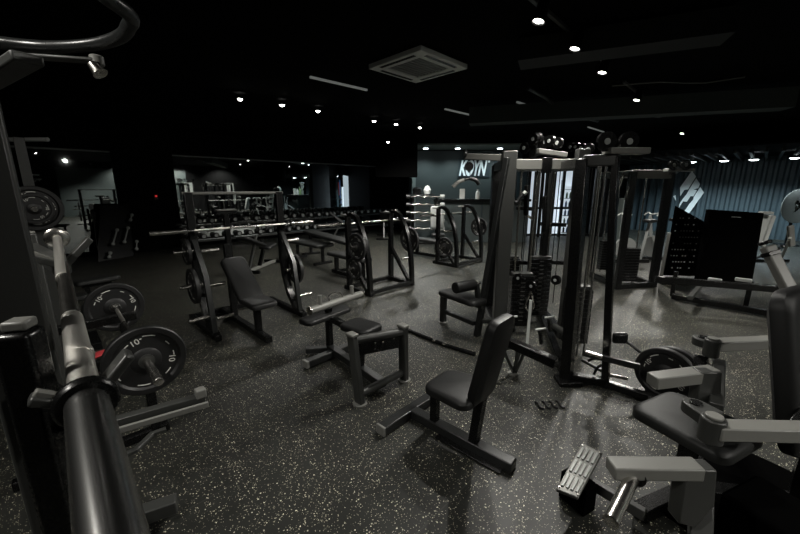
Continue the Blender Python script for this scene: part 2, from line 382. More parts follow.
def barbell(A,B,label,inner=1.31,sl=.42,r=.014,rs=.025,coll=None,shaftmat=CHR):
    # A,B: inner collar positions
    A=V(A);B=V(B); d=(B-A).normalized()
    t=thing('barbell',label,'barbell',(A+B)/2-V((0,0,r)))
    MB().tube(A,B,r,nn=20).build('shaft',shaftmat,t,0)
    for s,P in ((-1,A),(1,B)):
        e=P+d*s*sl
        MB().tube(P+d*s*.0,e,rs,nn=24).build('sleeve',CHR,t,.003)
        MB().lathe(P,d,[(-.015,r),(-.015,.036),(-.01,.04),(.01,.04),(.015,.036),(.015,r)],24).build('collar',DCH,t,0)
        MB().tube(P-d*s*.1,P-d*s*.5,r*1.04,nn=20).build('knurled_grip',KNU,t,0)
    return t

# ------------------------------------------------------------ near power rack with barbell (left foreground)
BZ=1.52
bn=fp(87,402,BZ); bf=fp(57,238,BZ)
X0=(bn.x+bf.x)/2
t=thing('barbell','long chrome barbell racked close to the camera on the left','barbell',(bn+bf)/2-V((0,0,.014)))
d=(bf-bn).normalized()
k1=fp(72,318,BZ); k0=fp(63,278,BZ); 
MB().tube(bn,bf,.0140,nn=28).build('shaft',CHR,t,0)
MB().tube(k1,bn+d*.015,.0152,nn=32).build('knurled_grip',KNU,t,.001)
MB().tube(k0,bf-d*.02,.0152,nn=32).build('knurled_grip',KNU,t,.001)
mk=fp(80,355,BZ); MB().tube(mk-d*.012,mk+d*.009,.0157,nn=32).build('centre_ring',KNU,t,.001)
MB().tube(bn,bn-d*.36,.0195,nn=36).build('sleeve',DCH,t,.003)
MB().tube(bf,bf+d*.30,.0245,nn=36).build('sleeve',DCH,t,.003)
MB().lathe(bn,d,[(-.008,.014),(-.008,.026),(-.004,.029),(.003,.029),(.007,.026),(.007,.014)],36).build('collar',BLK,t,0)
MB().lathe(bf,d,[(-.012,.014),(-.012,.04),(-.007,.047),(.007,.047),(.012,.04),(.012,.02)],36).build('collar',CHR,t,0)

RX=X0-.11          # rack upright centre line (X); rack faces +X
pn=dp(10,300,.56); pn=V((pn.x,pn.y,0))
t=thing('power_rack','dark grey power rack in the left foreground with pull-up loop overhead','power rack',(pn.x,pn.y,0))
u=pn
yaw=0
MB().box((u.x,u.y,1.2),(.075,.075,2.4)).build('upright',MID,t,.005)
fpost=dp(33,262,2.0); fz=dp(33,233,2.0).z
MB().box((fpost.x,fpost.y,fz/2),(.075,.075,fz)).build('upright',MID,t,.006)
MB().tube((fpost.x,fpost.y,fz),(fpost.x,fpost.y,fz+.012),.035).build('post_cap',GRY,t,.003)
# J hooks : two angled arms cupping the bar
def jhook(B,dirv,w0,parent,back):
    w=MB(); side=V((-d.y,d.x,0)).normalized()
    if side.dot(RT)<0: side=-side
    dn=V((0,0,-1))
    k=back
    w.bar(B+dn*.04*k-side*.003*k,B-side*.055*k+dn*.01*k,w0,.014*k)
    o=w.build('bar_hook',MID,parent,.003)
    w=MB(); w.bar(B+dn*.045*k+side*.0*k,B+side*.06*k+V((0,0,.02*k)),w0*1.4,.014*k); w.build('hook_lip',MID,o,.003)
    w=MB(); w.bar(B+dn*.036*k-side*.004*k,B-side*.05*k+dn*.004*k,w0*.5,.014*k); w.build('hook_liner',GRY,o,.002)
    return o
jhook(fp(81,378,BZ),d,.022,t,.85)
jhook(fp(59,249,BZ),d,.05,t,1.6)
hb=fp(81,378,BZ)
MB().bar(hb+V((0,0,-.06)),V((u.x,u.y,BZ-.09)),.03,.03).build('hook_bracket',BLK,t,.004)
hb=fp(59,249,BZ)
MB().bar(hb+V((0,0,-.07)),V((fpost.x,fpost.y,fz-.08)),.05,.06).build('hook_bracket',MID,t,.004)
# black spotter block with grey top beside the camera
q=dp(20,338,.42)
w=MB(); w.box(q+V((0,0,-.16)),(.036,.036,.34),yaw=-.5); w.build('adjuster_block',BLK,t,.006)
w=MB(); w.box(q+V((0.002,0.002,.0165)),(.024,.024,.012),yaw=-.5); w.build('adjuster_cap',GRY,t,.003)
# spotter arms reaching out along +X
a=fp(205,397,.62); bq=fp(95,428,.62)
MB().bar(bq,a,.05,.045).build('spotter_arm',MID,t,.004)
w=MB(); w.box(a+V((-.02,0,.035)),(.05,.05,.05)); w.build('arm_end',GRY,t,.006)
MB().bar(bq+V((0,-.05,-.02)),a+V((0,-.05,-.02)),.018,.03).build('arm_rail',GRY,t,.003)
MB().bpath([fp(100,466,.35),fp(136,450,.35),fp(152,434,.35),fp(166,429,.35)],.03,.02,).build('lower_guide',MID,t,.003)
a=fp(177,503,.09); bq=fp(70,540,.09)
MB().bar(bq,a,.075,.075).build('base_foot',MID,t,.006)
MB().bar(V((u.x,u.y,.05)),V((fpost.x,fpost.y,.05)),.07,.07).build('base_rail',BLK,t,.006)
MB().bar(V((u.x,u.y,.62)),bq+V((0,0,.53)),.05,.05).build('arm_socket',BLK,t,.004)
# overhead loop and top beams
LZ=2.15
loop=[(-60,44),(-20,41),(0,42.5),(25,45.5),(50,47.2),(75,46.5),(95,44.5),(110,41),(121,36.5),(126.5,31.5),(128,27)]
l2=[fp(x,y,LZ) for x,y in loop]
back=[(133,20),(128,13),(119,6),(110,0),(100,-8),(60,-45),(-40,-80)]
l2+=[fp(x,y,LZ) for x,y in back]
# smooth
def smooth(p,k=2):
    for _ in range(k):
        o=[p[0]]
        for a,b in zip(p,p[1:]): o+=[a*.75+b*.25,a*.25+b*.75]
        p=o+[p[-1]]
    return p
MB().path(smooth(l2),.0165,14).build('pull_up_loop',DRK,t,0)
MB().bar(fp(-25,90,2.06),fp(28,58,2.06),.06,.025).build('top_beam',MID,t,.005)
e1=fp(30,56.5,2.1); e2=fp(97,61,2.1)
MB().bar(e1,e2,.035,.01).build('gusset_arm',MID,t,.004)
MB().tube(e2+V((0,0,-.012)),e2+V((0,0,.014)),.017,nn=20).build('bolt_head',GRY,t,.004)
q=fp(99,72,2.06)
ls=thing('clip_lamp','small chrome clip lamp hanging under the rack arm at top left','lamp',q)
MB().lathe(q,(RT*.6+V((0,0,-.8))),[(-.025,0),(-.025,.012),(.0,.017),(.006,.019),(.006,.015),(0,0)],20).build('lamp_shell',CHR,ls,0)
MB().tube(q+V((0,0,.02)),e2+V((0,0,-.012)),.006).build('stem',BLK,ls,0)

# ------------------------------------------------------------ second rack bay (left, further in) with loaded barbell
Z2=.68
A1=fp(115,307,Z2); A2=fp(146,360,Z2)
Xb=(A1.x+A2.x)/2
d2=(A2-A1).normalized()
bb=barbell(A1+d2*.03,A2-d2*.03,'barbell lying low on the left, loaded with one big black plate at each end',sl=.40)
plate(A1,d2,'farther black bumper plate with white markings on the low left barbell',roll=.3)
plate(A2,d2,'nearer black bumper plate with white markings on the low left barbell',roll=-.2)
t=thing('low_bench_frame','low black bench frame carrying the loaded barbell on the left','bench frame',at((A1+A2)/2-V((.6,0,0)),0))
c0=(A1+A2)/2
for P,nmx in ((A1-d2*-.22,'a'),(A2-d2*.25,'b')):
    MB().bar(P+V((-.72,0,-.05)),P+V((.12,0,-.05)),.06,.07).build('bar_support',BLK,t,.005)
    MB().bar(P+V((-.62,0,-.08)),at(P+V((-.62,0,0)),0),.07,.07).build('leg',BLK,t,.005)
    MB().bar(P+V((.02,0,-.08)),at(P+V((.02,0,0)),.0),.06,.06).build('leg',BLK,t,.005)
    MB().bar(at(P+V((-.7,0,0)),.03),at(P+V((.1,0,0)),.03),.06,.06).build('base_rail',BLK,t,.005)
MB().bar(at(A1+V((-.62,-.2,0)),.1),at(A2+V((-.62,.2,0)),.1),.06,.06).build('cross_member',BLK,t,.005)
# red towel
q=fp(100,356,.45)
w=MB()
w.path(smooth([fp(86,362,.42),fp(95,356,.46),fp(104,352,.47),fp(113,351,.44),fp(118,356,.40)]),.05,12,flat=.35)
w.build('folded_towel',RED,None,0,'crumpled red towel lying behind the barbell on the left','towel')
MB().bar(fp(78,372,.39),fp(125,366,.37),.22,.03).build('step_shelf',BLK,None,.006,'low black shelf under the red towel','shelf')
# flat benches in the left distance
def flat_bench(P,Q,z,label,m=GVN,wd=.28):
    P=V(P);Q=V(Q); t=thing('flat_bench',label,'bench',at((P+Q)/2,0)); dd=(Q-P).normalized()
    ang=math.atan2(dd.y,dd.x)-math.pi/2
    MB().pad(at((P+Q)/2,z),(wd,(Q-P).length,.07),yaw=ang).build('bench_pad',m,t,0)
    MB().bar(at(P+dd*.1,z-.06),at(Q-dd*.1,z-.06),.06,.05).build('spine',BLK,t,.004)
    sd=V((-dd.y,dd.x,0))
    for e in (P+dd*.15,Q-dd*.15):
        MB().bar(at(e,z-.07),at(e,.03),.06,.06).build('leg',BLK,t,.004)
        MB().bar(at(e-sd*.25,.03),at(e+sd*.25,.03),.06,.06).build('foot',BLK,t,.005)
    return t
flat_bench(fp(72,284,.45),fp(118,276,.45),.45,'low grey-edged flat bench behind the loaded barbell on the left',GVN)
flat_bench(fp(52,301,.42),fp(88,295,.42),.42,'short dark flat bench left of the far bumper plate',GVN)
# plate tree far left
q=fp(34,250,.35); q=dp(34,208,3.6)
t=thing('plate_tree','black storage post with stacked plates at the far left edge','plate tree',at(q,0))
zc_=dp(30,139.5,3.6).z; MB().bar(at(q,0),at(q,zc_),.08,.08).build('post',MID,t); MB().tube(at(dp(2,139,3.6),zc_),at(dp(48,140,3.6),zc_),.02).build('top_crossbar',SIL,t,0); MB().bar(at(q-V((.3,0,0)),.04),at(q+V((.3,0,0)),.04),.5,.08).build('base',BLK,t)
ax=(V((0,0,H))-q); ax.z=0; ax.normalize()
MB().tube(q,q+ax*.3,.025).build('storage_peg',CHR,t,.003)
plate(q+ax*.09,ax,'large grey-rimmed plate on the storage post at the far left edge',scale=.98)
plate(q+ax*.15,ax,'smaller plate with chrome hub in front of the large one at the far left edge',scale=.66)
# slanted black rack of attachment handles
q=fp(112,262,0)
qa=fp(98,262); qb=fp(134,256)
t=thing('handle_rack','slanted black rack hung with short chrome handles beside the black pillar','attachment rack',(qa+qb)/2)
zt=zat((qa+qb)/2+V((.2,.3,0)),205)
lean=V((.12,.35,0))
w=MB(); w.poly([qa,qb,at(qb+lean,zt),at(qa+lean+V((.15,.1,0)),zt)],V((0,.08,0))); w.build('back_board',BLK,t,.005)
MB().bar(at(qa+V((.1,.7,0)),.02),at(qa+lean,zt*.9),.05,.05).build('rear_strut',BLK,t); 
def handle(P,Q,label):
    P=V(P);Q=V(Q); t=thing('attachment_bar',label,'cable attachment',at((P+Q)/2,min(P.z,Q.z)))
    MB().tube(P,Q,.016).build('grip',PLA,t,0)
    for e in (P,Q):
        MB().lathe(e,Q-P,[(-.035,0),(-.035,.03),(-.01,.042),(.01,.042),(.035,.03),(.035,0)],14).build('end_knob',PLA,t,0)
def on_board(px,py):
    nrm=(qb-qa).cross(at(qa+lean,zt)-qa).normalized(); dd=rd(px,py); k=(qa-EYE).dot(nrm)/dd.dot(nrm)
    return EYE+dd*k-dd*.08
handle(on_board(113,244),on_board(117,230),'left one of the two short chrome handles on the slanted rack')
handle(on_board(124.5,242),on_board(128,228),'right one of the two short chrome handles on the slanted rack')
handle(on_board(136.5,249),on_board(136.8,241.5),'small chrome handle low at the right edge of the slanted rack')
handle(on_board(109.3,257),on_board(110.3,253),'small chrome end piece at the bottom of the slanted rack')
handle(on_board(130.5,220),on_board(131.8,215),'small chrome end piece at the top of the slanted rack')

# ------------------------------------------------------------ incline bench press station (tall curved uprights)
L0=fp(203,331); R0=fp(292,303)
xL=1.24; xR=2.36; yy=4.72
t=thing('incline_bench_station','black incline bench press station with tall curved uprights and storage pegs','bench press station',((xL+xR)/2,yy,0))
RZ=1.70
for x in (xL,xR):
    MB().bpath([(x,yy+.02,RZ),(x,yy+.02,.75),(x,yy-.02,.5),(x,yy-.12,.28),(x,yy-.28,.1),(x,yy-.42,.04)],.07,.09,up=V((1,0,0))).build('upright',BLK,t,.006)
    MB().bpath([(x,yy+.05,1.2),(x,yy-.28,.75),(x,yy-.38,.06)],.05,.06,up=V((1,0,0))).build('front_strut',DRK,t,.005)
    MB().bar((x,yy-.5,.04),(x,yy+.55,.04),.07,.07).build('foot',BLK,t,.006)
    MB().box((x,yy-.09,1.235),(.05,.14,.03)).build('bar_hook',BLK,t,.004)
    for zz,dy in ((1.02,-.02),(.62,-.12),(.26,-.3)):
        s=-1 if x==xL else 1
        MB().tube((x-.03*s,yy+dy,zz),(x+.24*s,yy+dy,zz),.024).build('storage_peg',CHR,t,.002)
        if x==xL: MB().tube((x+.03,yy+dy-.12,zz),(x+.22,yy+dy-.12,zz),.022).build('storage_peg',CHR,t,.002)
MB().tube((xL-.06,yy+.02,RZ-.01),(xR+.06,yy+.02,RZ-.01),.018).build('top_crossbar',GRY,t,0)
MB().bar((xL,yy+.5,.05),(xR,yy+.5,.05),.06,.06).build('rear_cross_member',BLK,t)
xc=1.62
MB().bar((xc,yy-1.0,.06),(xc,yy+.5,.06),.07,.07).build('bench_base',BLK,t)
MB().bar((xc,yy-.72,.06),(xc,yy-.72,.42),.07,.07).build('seat_post',BLK,t)
MB().pad((xc,yy-.78,.46),(.3,.42,.07),yaw=math.pi/2*0).build('seat_pad',VIN,t,0)
MB().pad((xc,yy-.36,.66),(.3,.72,.08),R=M.Rotation(math.radians(38),3,'X')).build('back_pad',VIN,t,0)
MB().bar((xc,yy+.02,.08),(xc,yy+.06,1.05),.07,.07).build('back_post',BLK,t)
MB().box((xc+.2,yy+.55,1.42),(.28,.1,.05)).box((xc+.2,yy+.55,.72),(.07,.07,1.4)).build('spotter_stand_post',BLK,t,.006)
MB().box((xc+.2,yy+.52,1.455),(.26,.1,.02)).build('spotter_plate',GRY,t,.004)
barbell((xL-.11,yy-.1,1.268),(xR+.11,yy-.1,1.268),'barbell racked empty on the tall incline bench station',sl=.34,shaftmat=DCH)
for k,(zz,dy,nm_) in enumerate(((1.02,-.02,'upper'),(.62,-.12,'middle'))):
    plate((xL-.10,yy+dy,zz),(1,0,0),f'black plate on the {nm_} left peg of the tall incline station',scale=.95 if k else .7)
plate((xR+.10,yy-.12,.62),(1,0,0),'black plate on the right middle peg of the tall incline station',scale=.95)

# ------------------------------------------------------------ two flat bench press stations in the same row
def press_station(cx,y0,label):
    t=thing('flat_bench_station',label,'bench press station',(cx,y0,0)); hw=.5
    for s in (-1,1):
        x=cx+s*hw
        MB().bpath([(x,y0,.02),(x,y0,1.30)],.07,.09,up=V((1,0,0))).build('front_post',BLK,t,.006)
        arc=[(x,y0,1.30),(x,y0-.12,1.33),(x,y0-.24,1.27),(x,y0-.36,1.1),(x,y0-.46,.88),(x,y0-.52,.6),(x,y0-.55,.3),(x,y0-.56,.02)]
        MB().bpath(arc,.07,.08,up=V((1,0,0))).build('curved_post',BLK,t,.006)
        MB().bar((x,y0-.03,.62),(x,y0-.5,.05),.06,.06,up=V((1,0,0))).build('brace',BLK,t,.005)
        MB().bar((x,y0-.6,.035),(x,y0+.12,.035),.07,.07).build('foot',BLK,t,.006)
        MB().box((x,y0+.06,1.305),(.09,.18,.03)).build('post_cap',GRY,t,.005)
        MB().box((x,y0+.1,1.12),(.05,.13,.03)).build('bar_hook',BLK,t,.004)
        for zz in (.82,.45):
            MB().tube((x,y0-.3 if zz<.6 else y0-.38,zz),(x+s*.24,y0-.3 if zz<.6 else y0-.38,zz),.024).build('storage_peg',CHR,t,.002)
    MB().bar((cx-hw,y0-.56,.06),(cx+hw,y0-.56,.06),.06,.07).build('rear_cross_member',BLK,t)
    MB().bar((cx-hw,y0,.06),(cx+hw,y0,.06),.06,.07).build('front_cross_member',BLK,t)
    MB().bar((cx,y0,.06),(cx,y0+1.25,.06),.07,.07).build('bench_base',BLK,t)
    for yv in (y0+.25,y0+1.1): MB().bar((cx,yv,.06),(cx,yv,.4),.07,.07).build('bench_leg',BLK,t)
    MB().pad((cx,y0+.68,.44),(.3,1.15,.08)).build('bench_pad',GVN,t,0)
    return t
s2c=fp(392,297); 
c2=4.15; y2=4.9; c3=6.95
st2=press_station(c2,y2,'black flat bench press station with curved posts, middle of the row of racks')
st3=copy_tree(st2); st3.location=(c3,5.2,0); st3['label']='black flat bench press station farthest back, in front of the reception counter'
for cx,y0,nm_ in ((c2,y2,'middle'),(c3,5.2,'farthest')):
    barbell((cx-.64,y0+.1,1.15),(cx+.64,y0+.1,1.15),f'barbell racked on the {nm_} flat bench press station',sl=.4)
    if cx==c2: plate((cx-.62,y0-.38,.82),(1,0,0),f'plate on the upper left peg of the {nm_} flat bench press station',scale=1.0)
    plate((cx+.62,y0-.38,.82),(1,0,0),f'plate on the upper right peg of the {nm_} flat bench press station',scale=1.0)
    plate((cx-.62,y0-.3,.45),(1,0,0),f'plate on the lower left peg of the {nm_} flat bench press station',scale=.8 if cx==c2 else .98)

# ------------------------------------------------------------ dumbbell rack along the mirror
dx0=yp(178,220,11.0).x; dx1=11.0
t=thing('dumbbell_rack','long black two-tier dumbbell rack in front of the mirror wall','dumbbell rack',((dx0+dx1)/2,11.05,0))
tiers=[(.32,10.92),(.72,11.14)]
for zz,yv in tiers:
    MB().box(((dx0+dx1)/2,yv-.13,zz),(dx1-dx0,.05,.05)).build('tier_rail',MID,t,.004)
    MB().box(((dx0+dx1)/2,yv+.13,zz+.05),(dx1-dx0,.05,.05)).build('tier_rail',MID,t,.004)
k=0
x=dx0+.1
while x<dx1:
    MB().bar((x,10.8,.0),(x,11.4,.9),.07,.07).bar((x,10.75,.03),(x,11.5,.03),.07,.06).build('rack_leg',BLK,t); x+=2.1
db=thing('dumbbell','first','dumbbell',(0,0,0),'black dumbbells on the mirror rack')
MB().tube((0,-.07,0),(0,.07,0),.016).build('handle',CHR,db,0)
for s in (-1,1):
    MB().lathe((0,s*.105,0),(0,1,0),[(-.06,0),(-.06,.06),(-.045,.08),(.045,.08),(.06,.06),(.06,0)],18).build('head',RUB,db,0)
    MB().lathe((0,s*.1645,0),(0,1,0),[(-.002,0),(-.002,.05),(.002,.05),(.002,0)],14).build('end_cap',SIL,db,0)
first=True
NP=26
for ti,(zz,yv) in enumerate(tiers):
    for i in range(NP):
        o=db if first else copy_tree(db); first=False
        o.location=(dx0+.2+i*(dx1-dx0-.4)/(NP-1),yv,zz+.125)
        o['label']=f"{ORD[i]} dumbbell from the left on the {['lower','upper'][ti]} tier of the mirror rack"
# adjustable benches between racks and mirror
def adj_bench(x,y,yaw,label,ang=58):
    t=thing('adjustable_bench',label,'bench',(0,0,0))
    MB().bar((0,-.6,.05),(0,.55,.05),.07,.06).build('base_rail',GRY,t)
    for yv in (-.6,.55): MB().bar((-.27,yv,.04),(.27,yv,.04),.06,.06).build('foot',BLK,t)
    MB().bar((0,.1,.06),(0,-.12,.4),.07,.06).build('post',BLK,t)
    MB().pad((0,-.32,.45),(.28,.38,.07),R=M.Rotation(math.radians(-8),3,'X')).build('seat_pad',VIN,t,0)
    a=math.radians(ang); MB().pad((0,-.08+.4*math.cos(a),.5+.4*math.sin(a)),(.28,.8,.07),R=M.Rotation(a,3,'X')).build('back_pad',VIN,t,0)
    MB().bar((0,.5,.08),(0,.12,.75),.05,.05).build('support_arm',MID,t)
    t.location=(x,y,0); t.rotation_euler=(0,0,yaw); return t
p_=fp(262,268); adj_bench(p_.x,p_.y,2.2,'adjustable bench with chrome support arm behind the incline station',20)
p_=fp(347,243); adj_bench(p_.x,p_.y,.9,'adjustable bench standing before the right end of the dumbbell rack',40)
p_=fp(384,238); adj_bench(p_.x,p_.y,2.4,'adjustable bench standing nearest the black back column',35)
flat_bench(fp(308,231,.62),fp(352,243,.62),.62,'dark high flat bench left of the middle press station',GVN,.34)
flat_bench(fp(294,240,.45),fp(326,246,.45),.45,'wide dark flat bench behind the chrome-barred preacher bench',GVN,.5)

# ------------------------------------------------------------ preacher / roman bench in the middle
t0=fp(305,357); 
fA=fp(374,404); fB=fp(405,379)
t=thing('roller_bench','dark grey bench with rectangular end frame, chrome top bar and small seat pad','exercise bench',at((fA+t0)/2,0))
zA=zat(fA,331); zB=zat(fB,326)
up_=(zA+zB)/2
ua=fA+V((0,.05,0)); 
tA=fp(352,336,up_); tB=fp(403,327,up_)
fA=fp(360,404);fB=fp(404,380)
MB().bar(at(fA,.01),tA,.085,.05,up=(fB-fA)).build('end_post',MID,t,.008)
MB().bar(at(fB,.01),tB,.085,.05,up=(fB-fA)).build('end_post',MID,t,.008)
for e in (tA,tB): MB().box(e+V((0,0,.012)),(.07,.095,.025),yaw=math.atan2((fB-fA).y,(fB-fA).x)).build('post_cap',GRY,t,.008)
for e in (fA,fB): MB().tube(at(e,0),at(e,.015),.06).build('foot_pad',GRY,t,.003)
MB().tube(at(fA,.09),at(fB,.09),.034,nn=20).build('lower_cross_tube',MID,t,0)
MB().tube(tA+V((0,0,-.04)),tB+V((0,0,-.04)),.034,nn=20).build('upper_cross_tube',MID,t,0)
w=MB(); dd=(tB-tA); nrm=dd.cross(V((0,0,1))).normalized()
w.poly([tA+dd*.05+V((0,0,-.05)),tA+dd*.95+V((0,0,-.05)),tA+dd*.9+V((0,0,-.18)),tA+dd*.1+V((0,0,-.18))],nrm*.012); w.build('gusset_plate',BLK,t,.003)
w=MB()
for kx,kz in ((.42,.09),(.58,.09),(.42,.14),(.8,.08)): 
    p0=tA+dd*kx+V((0,0,-kz)); w.tube(p0+nrm*.02,p0-nrm*.008,.008,nn=10)
w.build('bolt_heads',CHR,t,0)
mid=at((fA+fB)/2,.07)
Tm=fp(330,349,.05)
MB().bar(mid,at(Tm,.07),.08,.07).build('base_beam',DRK,t,.007)
ta=fp(306,364,.05); tb=fp(355,344,.05)
MB().bar(ta,tb,.08,.07).build('base_foot',DRK,t,.007)
for e in (ta,tb): MB().box(e,(.03,.085,.075),yaw=math.atan2((tb-ta).y,(tb-ta).x)).build('foot_end_cap',GRY,t,.006)
t2a=fp(306,350,.05); MB().bar(t2a,at(Tm,.05),.07,.06).build('rear_foot',DRK,t,.007)
# column carrying bar & seat
cb=at(Tm,.08); ct=at(Tm,zat(Tm,308))
MB().bar(cb,ct,.06,.06).build('column',BLK,t,.006)
ca=fp(310,311,ct.z+.05); cbb=fp(361,294,ct.z+.05)
MB().tube(ca,cbb,.038,nn=24).build('top_bar',GRY,t,.004)
for e,f in ((ca,cbb),(cbb,ca)): MB().tube(e,e+(e-f).normalized()*.012,.042,nn=24).build('bar_end_cap',CHR,t,.003)
dd=(cbb-ca)
MB().pad(ct+V((-.03,0,-.07)),(.2,.6,.06),yaw=math.atan2(dd.y,dd.x)-math.pi/2).build('arm_pad',VIN,t,0)
for k in (.18,.8):
    p0=ca+dd*k; MB().path([p0,p0+V((0,0,.08)),p0+V((0,0,.13))],.022,12).build('roller_stub',GRY,t,0)
p0=ca+dd*.35; MB().path(smooth([p0+V((0,0,.02)),p0+V((0,.02,.1)),p0+dd*.22+V((0,.02,.1)),p0+dd*.25+V((0,0,.03))]),.009,8).build('wire_handle',CHR,t,0)
sp=fp(361,327,.50)
MB().pad(sp,(.27,.34,.07),yaw=math.atan2(dd.y,dd.x)+.0).build('seat_pad',VIN,t,0)
MB().bar(at(sp,.46),at(sp+(Tm-sp)*.05,.09),.06,.06).build('seat_post',BLK,t)
MB().bar(at(Tm,.42),at(sp,.43),.06,.06).build('seat_rail',BLK,t)
# ------------------------------------------------------------ upright utility seat in front
a=fp(381,430,.04); b2=fp(419,405,.04); c1=fp(411,411,.04); e1=fp(514,466,.04)
t=thing('upright_bench','black upright utility bench with tall back pad and T-shaped steel base','utility bench',at((c1+e1)/2,0))
dv=(e1-c1); dv.z=0; dv.normalize(); sv=V((-dv.y,dv.x,0))
MB().bar(c1-dv*.02,e1,.085,.07).build('base_beam',DRK,t,.008)
MB().bar(a,b2+ (b2-a)*.45,.085,.07).build('front_foot',DRK,t,.008)
MB().box(a,(.085,.02,.075),yaw=math.atan2((b2-a).y,(b2-a).x)+math.pi/2).build('foot_end_cap',GRY,t,.006)
MB().bar(e1-dv*.3-sv*.09+V((0,0,-.03)),e1-dv*.3+sv*.09+V((0,0,-.03)),.5,.012).build('rear_foot_plate',BLK,t,.004)
w=MB()
for k in (.02,.16,.30): w.box(at(e1-dv*(.05+k)+sv*.055,.022),(.012,.07,.006),yaw=math.atan2(dv.y,dv.x))
w.build('bolt_row',CHR,t,.001)
ang=math.atan2(dv.y,dv.x); L_b=(e1-c1).length
rot=M.Rotation(ang-math.pi/2,3,'Z')
sp0=c1+dv*L_b*.27; bp0=c1+dv*L_b*.60
scc=at(c1+dv*(L_b*.34+.13),.41)
MB().pad(scc,(.33,.38,.07),R=rot@M.Rotation(math.radians(3),3,'X'),taper=1.25,rad=.07).build('seat_pad',VIN,t,0)
MB().bar(at(sp0,.06),at(sp0,.40),.055,.055).build('seat_post',BLK,t,.005)
bc=at(c1+dv*(L_b*.34+.36),.70)
MB().pad(bc,(.27,.60,.085),R=rot@M.Rotation(math.radians(78),3,'X'),rad=.06).build('back_pad',VIN,t,0)
MB().bar(at(bp0+dv*.05,.06),at(bp0+dv*.10,.52),.065,.06).build('back_post',BLK,t,.006)
MB().bar(at(sp0,.34),at(bp0,.36),.05,.05).build('seat_rail',MID,t,.005)
# ------------------------------------------------------------ multi-station cable tower
cA=fp(498,336); cB=fp(563,338)
t=thing('cable_multi_station','tall grey multi-station cable tower with pulleys and weight stacks, right of centre','cable machine',at((cA+cB)/2,0))
zT=zat(cA,160)
def post(P,z1,w,h,m,name='upright',z0=0,yaw=math.pi/4*-1): return MB().box((P.x,P.y,(z0+z1)/2),(w,h,z1-z0),yaw=yaw).build(name,m,t,.008)
postA=post(cA,zat(cA,151),.15,.09,MID); post(cB,zat(cB,149),.13,.09,MID)
cBk=cf(cB.dot(RT)+.16,cB.dot(FW)+.25); post(cBk,zT,.1,.1,BLK)
cA2=cA+FW*.9+RT*.1; cB2=cB+FW*.9+RT*.05
post(cA2,zT,.1,.1,BLK); post(cB2,zT,.1,.1,BLK)
def beam(p,q,w,h,m,name='top_beam',bev=.008): return MB().bar(p,q,w,h).build(name,m,t,bev)
ex=RT*.07
beam(at(cA+ex,zT-.05),at(cB-ex,zT-.05),.1,.11,GRY)
beam(at(cA,zT-.03),at(cA2,zT-.03),.08,.1,MID); beam(at(cB,zT-.03),at(cB2,zT-.03),.08,.1,MID); beam(at(cA2,zT-.03),at(cB2,zT-.03),.08,.1,MID)
# near black tower posts
n1=fp(566,381); n2=fp(605,387)
zN=zat(n2,152)
MB().bar(at(n1,0),at(n1+FW*.12,zat(n1,158)),.11,.09).build('upright',BLK,t,.008)
MB().bar(at(n2,0),at(n2+FW*.15+RT*-.08,zN),.065,.055).build('upright',BLK,t,.006)
beam(at(n1+FW*.12,zat(n1,158)-.04),at(cB2,zT-.04),.08,.1,BLK)
beam(at(n1+FW*.12,zN-.05),at(n2+FW*.15-RT*.08,zN-.05),.08,.09,MID)
beam(at(n2+FW*.15-RT*.16,zN+.02),at(n2+FW*.15+RT*.16,zN+.02),.14,.05,GRY,'pulley_plate')
beam(at(n1,.05),at(n2,.05),.08,.07,BLK,'base_rail'); beam(at(n1,.05),at(cB2,.05),.08,.08,BLK,'base_rail')
beam(at(cA,.05),at(cA2,.05),.1,.09,BLK,'base_rail'); beam(at(cB,.05),at(cB2,.05),.1,.09,BLK,'base_rail'); beam(at(cA2,.05),at(cB2,.05),.1,.09,BLK,'base_rail')
MB().box(at(n1-FW*.03,.02),(.2,.16,.04),yaw=-math.pi/4).build('foot_plate',BLK,t,.005)
# pulleys
def pulley(c,ax,r=.06,m=BLK):
    c=V(c)
    o=MB().lathe(c,ax,[(-.018,.012),(-.018,r),(-.006,r*.86),(.006,r*.86),(.018,r),(.018,.012)],24).build('pulley_wheel',m,t,0)
    MB().lathe(c,ax,[(-.022,0),(-.022,r*.32),(.022,r*.32),(.022,0)],16).build('hub',SIL,o,0)
    return o
for px,py,dd_ in ((525,147,4.35),(534,138,4.2),(537,137,4.3),(546,141,4.5),(550,140,4.3),(558,142,4.3),(571,146,4.9),(576,146,4.8),(582,147,4.7),(589,148,4.4)):
    pulley(dp(px,py+1,dd_),RT*.9+FW*.45,.07 if dd_<4.6 else .06)
w=MB(); c=dp(534,146,4.25); w.box(c,(.03,.09,.26),yaw=-math.pi/4+.5); c=dp(540,146,4.32); w.box(c,(.012,.09,.22),yaw=-math.pi/4+.5); w.build('pulley_bracket',BLK,t,.005)
MB().bar(dp(538,151,4.2),dp(566,155,4.3),.06,.06).build('pulley_arm',GRY,t,.008)
MB().box(at((cA+cB)/2-RT*.0-FW*.05,zT-.06),(.1,.04,.16),yaw=-math.pi/4).build('beam_bracket',BLK,t,.004)
pc=at(n2+FW*.15-RT*.08,zN)
for s in (-1,1): pulley(pc+RT*(s*.09)+V((0,0,.095))-FW*.0,FW,.078,BLK)
# inclined front leg of the pulldown seat, floor rails
i0=at(fp(477,336),0); i1=at(cA-RT*.03-FW*.03,zat(cA,158))
MB().bar(i0,i1,.08,.06).build('inclined_leg',DRK,t,.007)
beam(at(i0,.2),at(cA,.2),.06,.06,DRK,'stretcher')
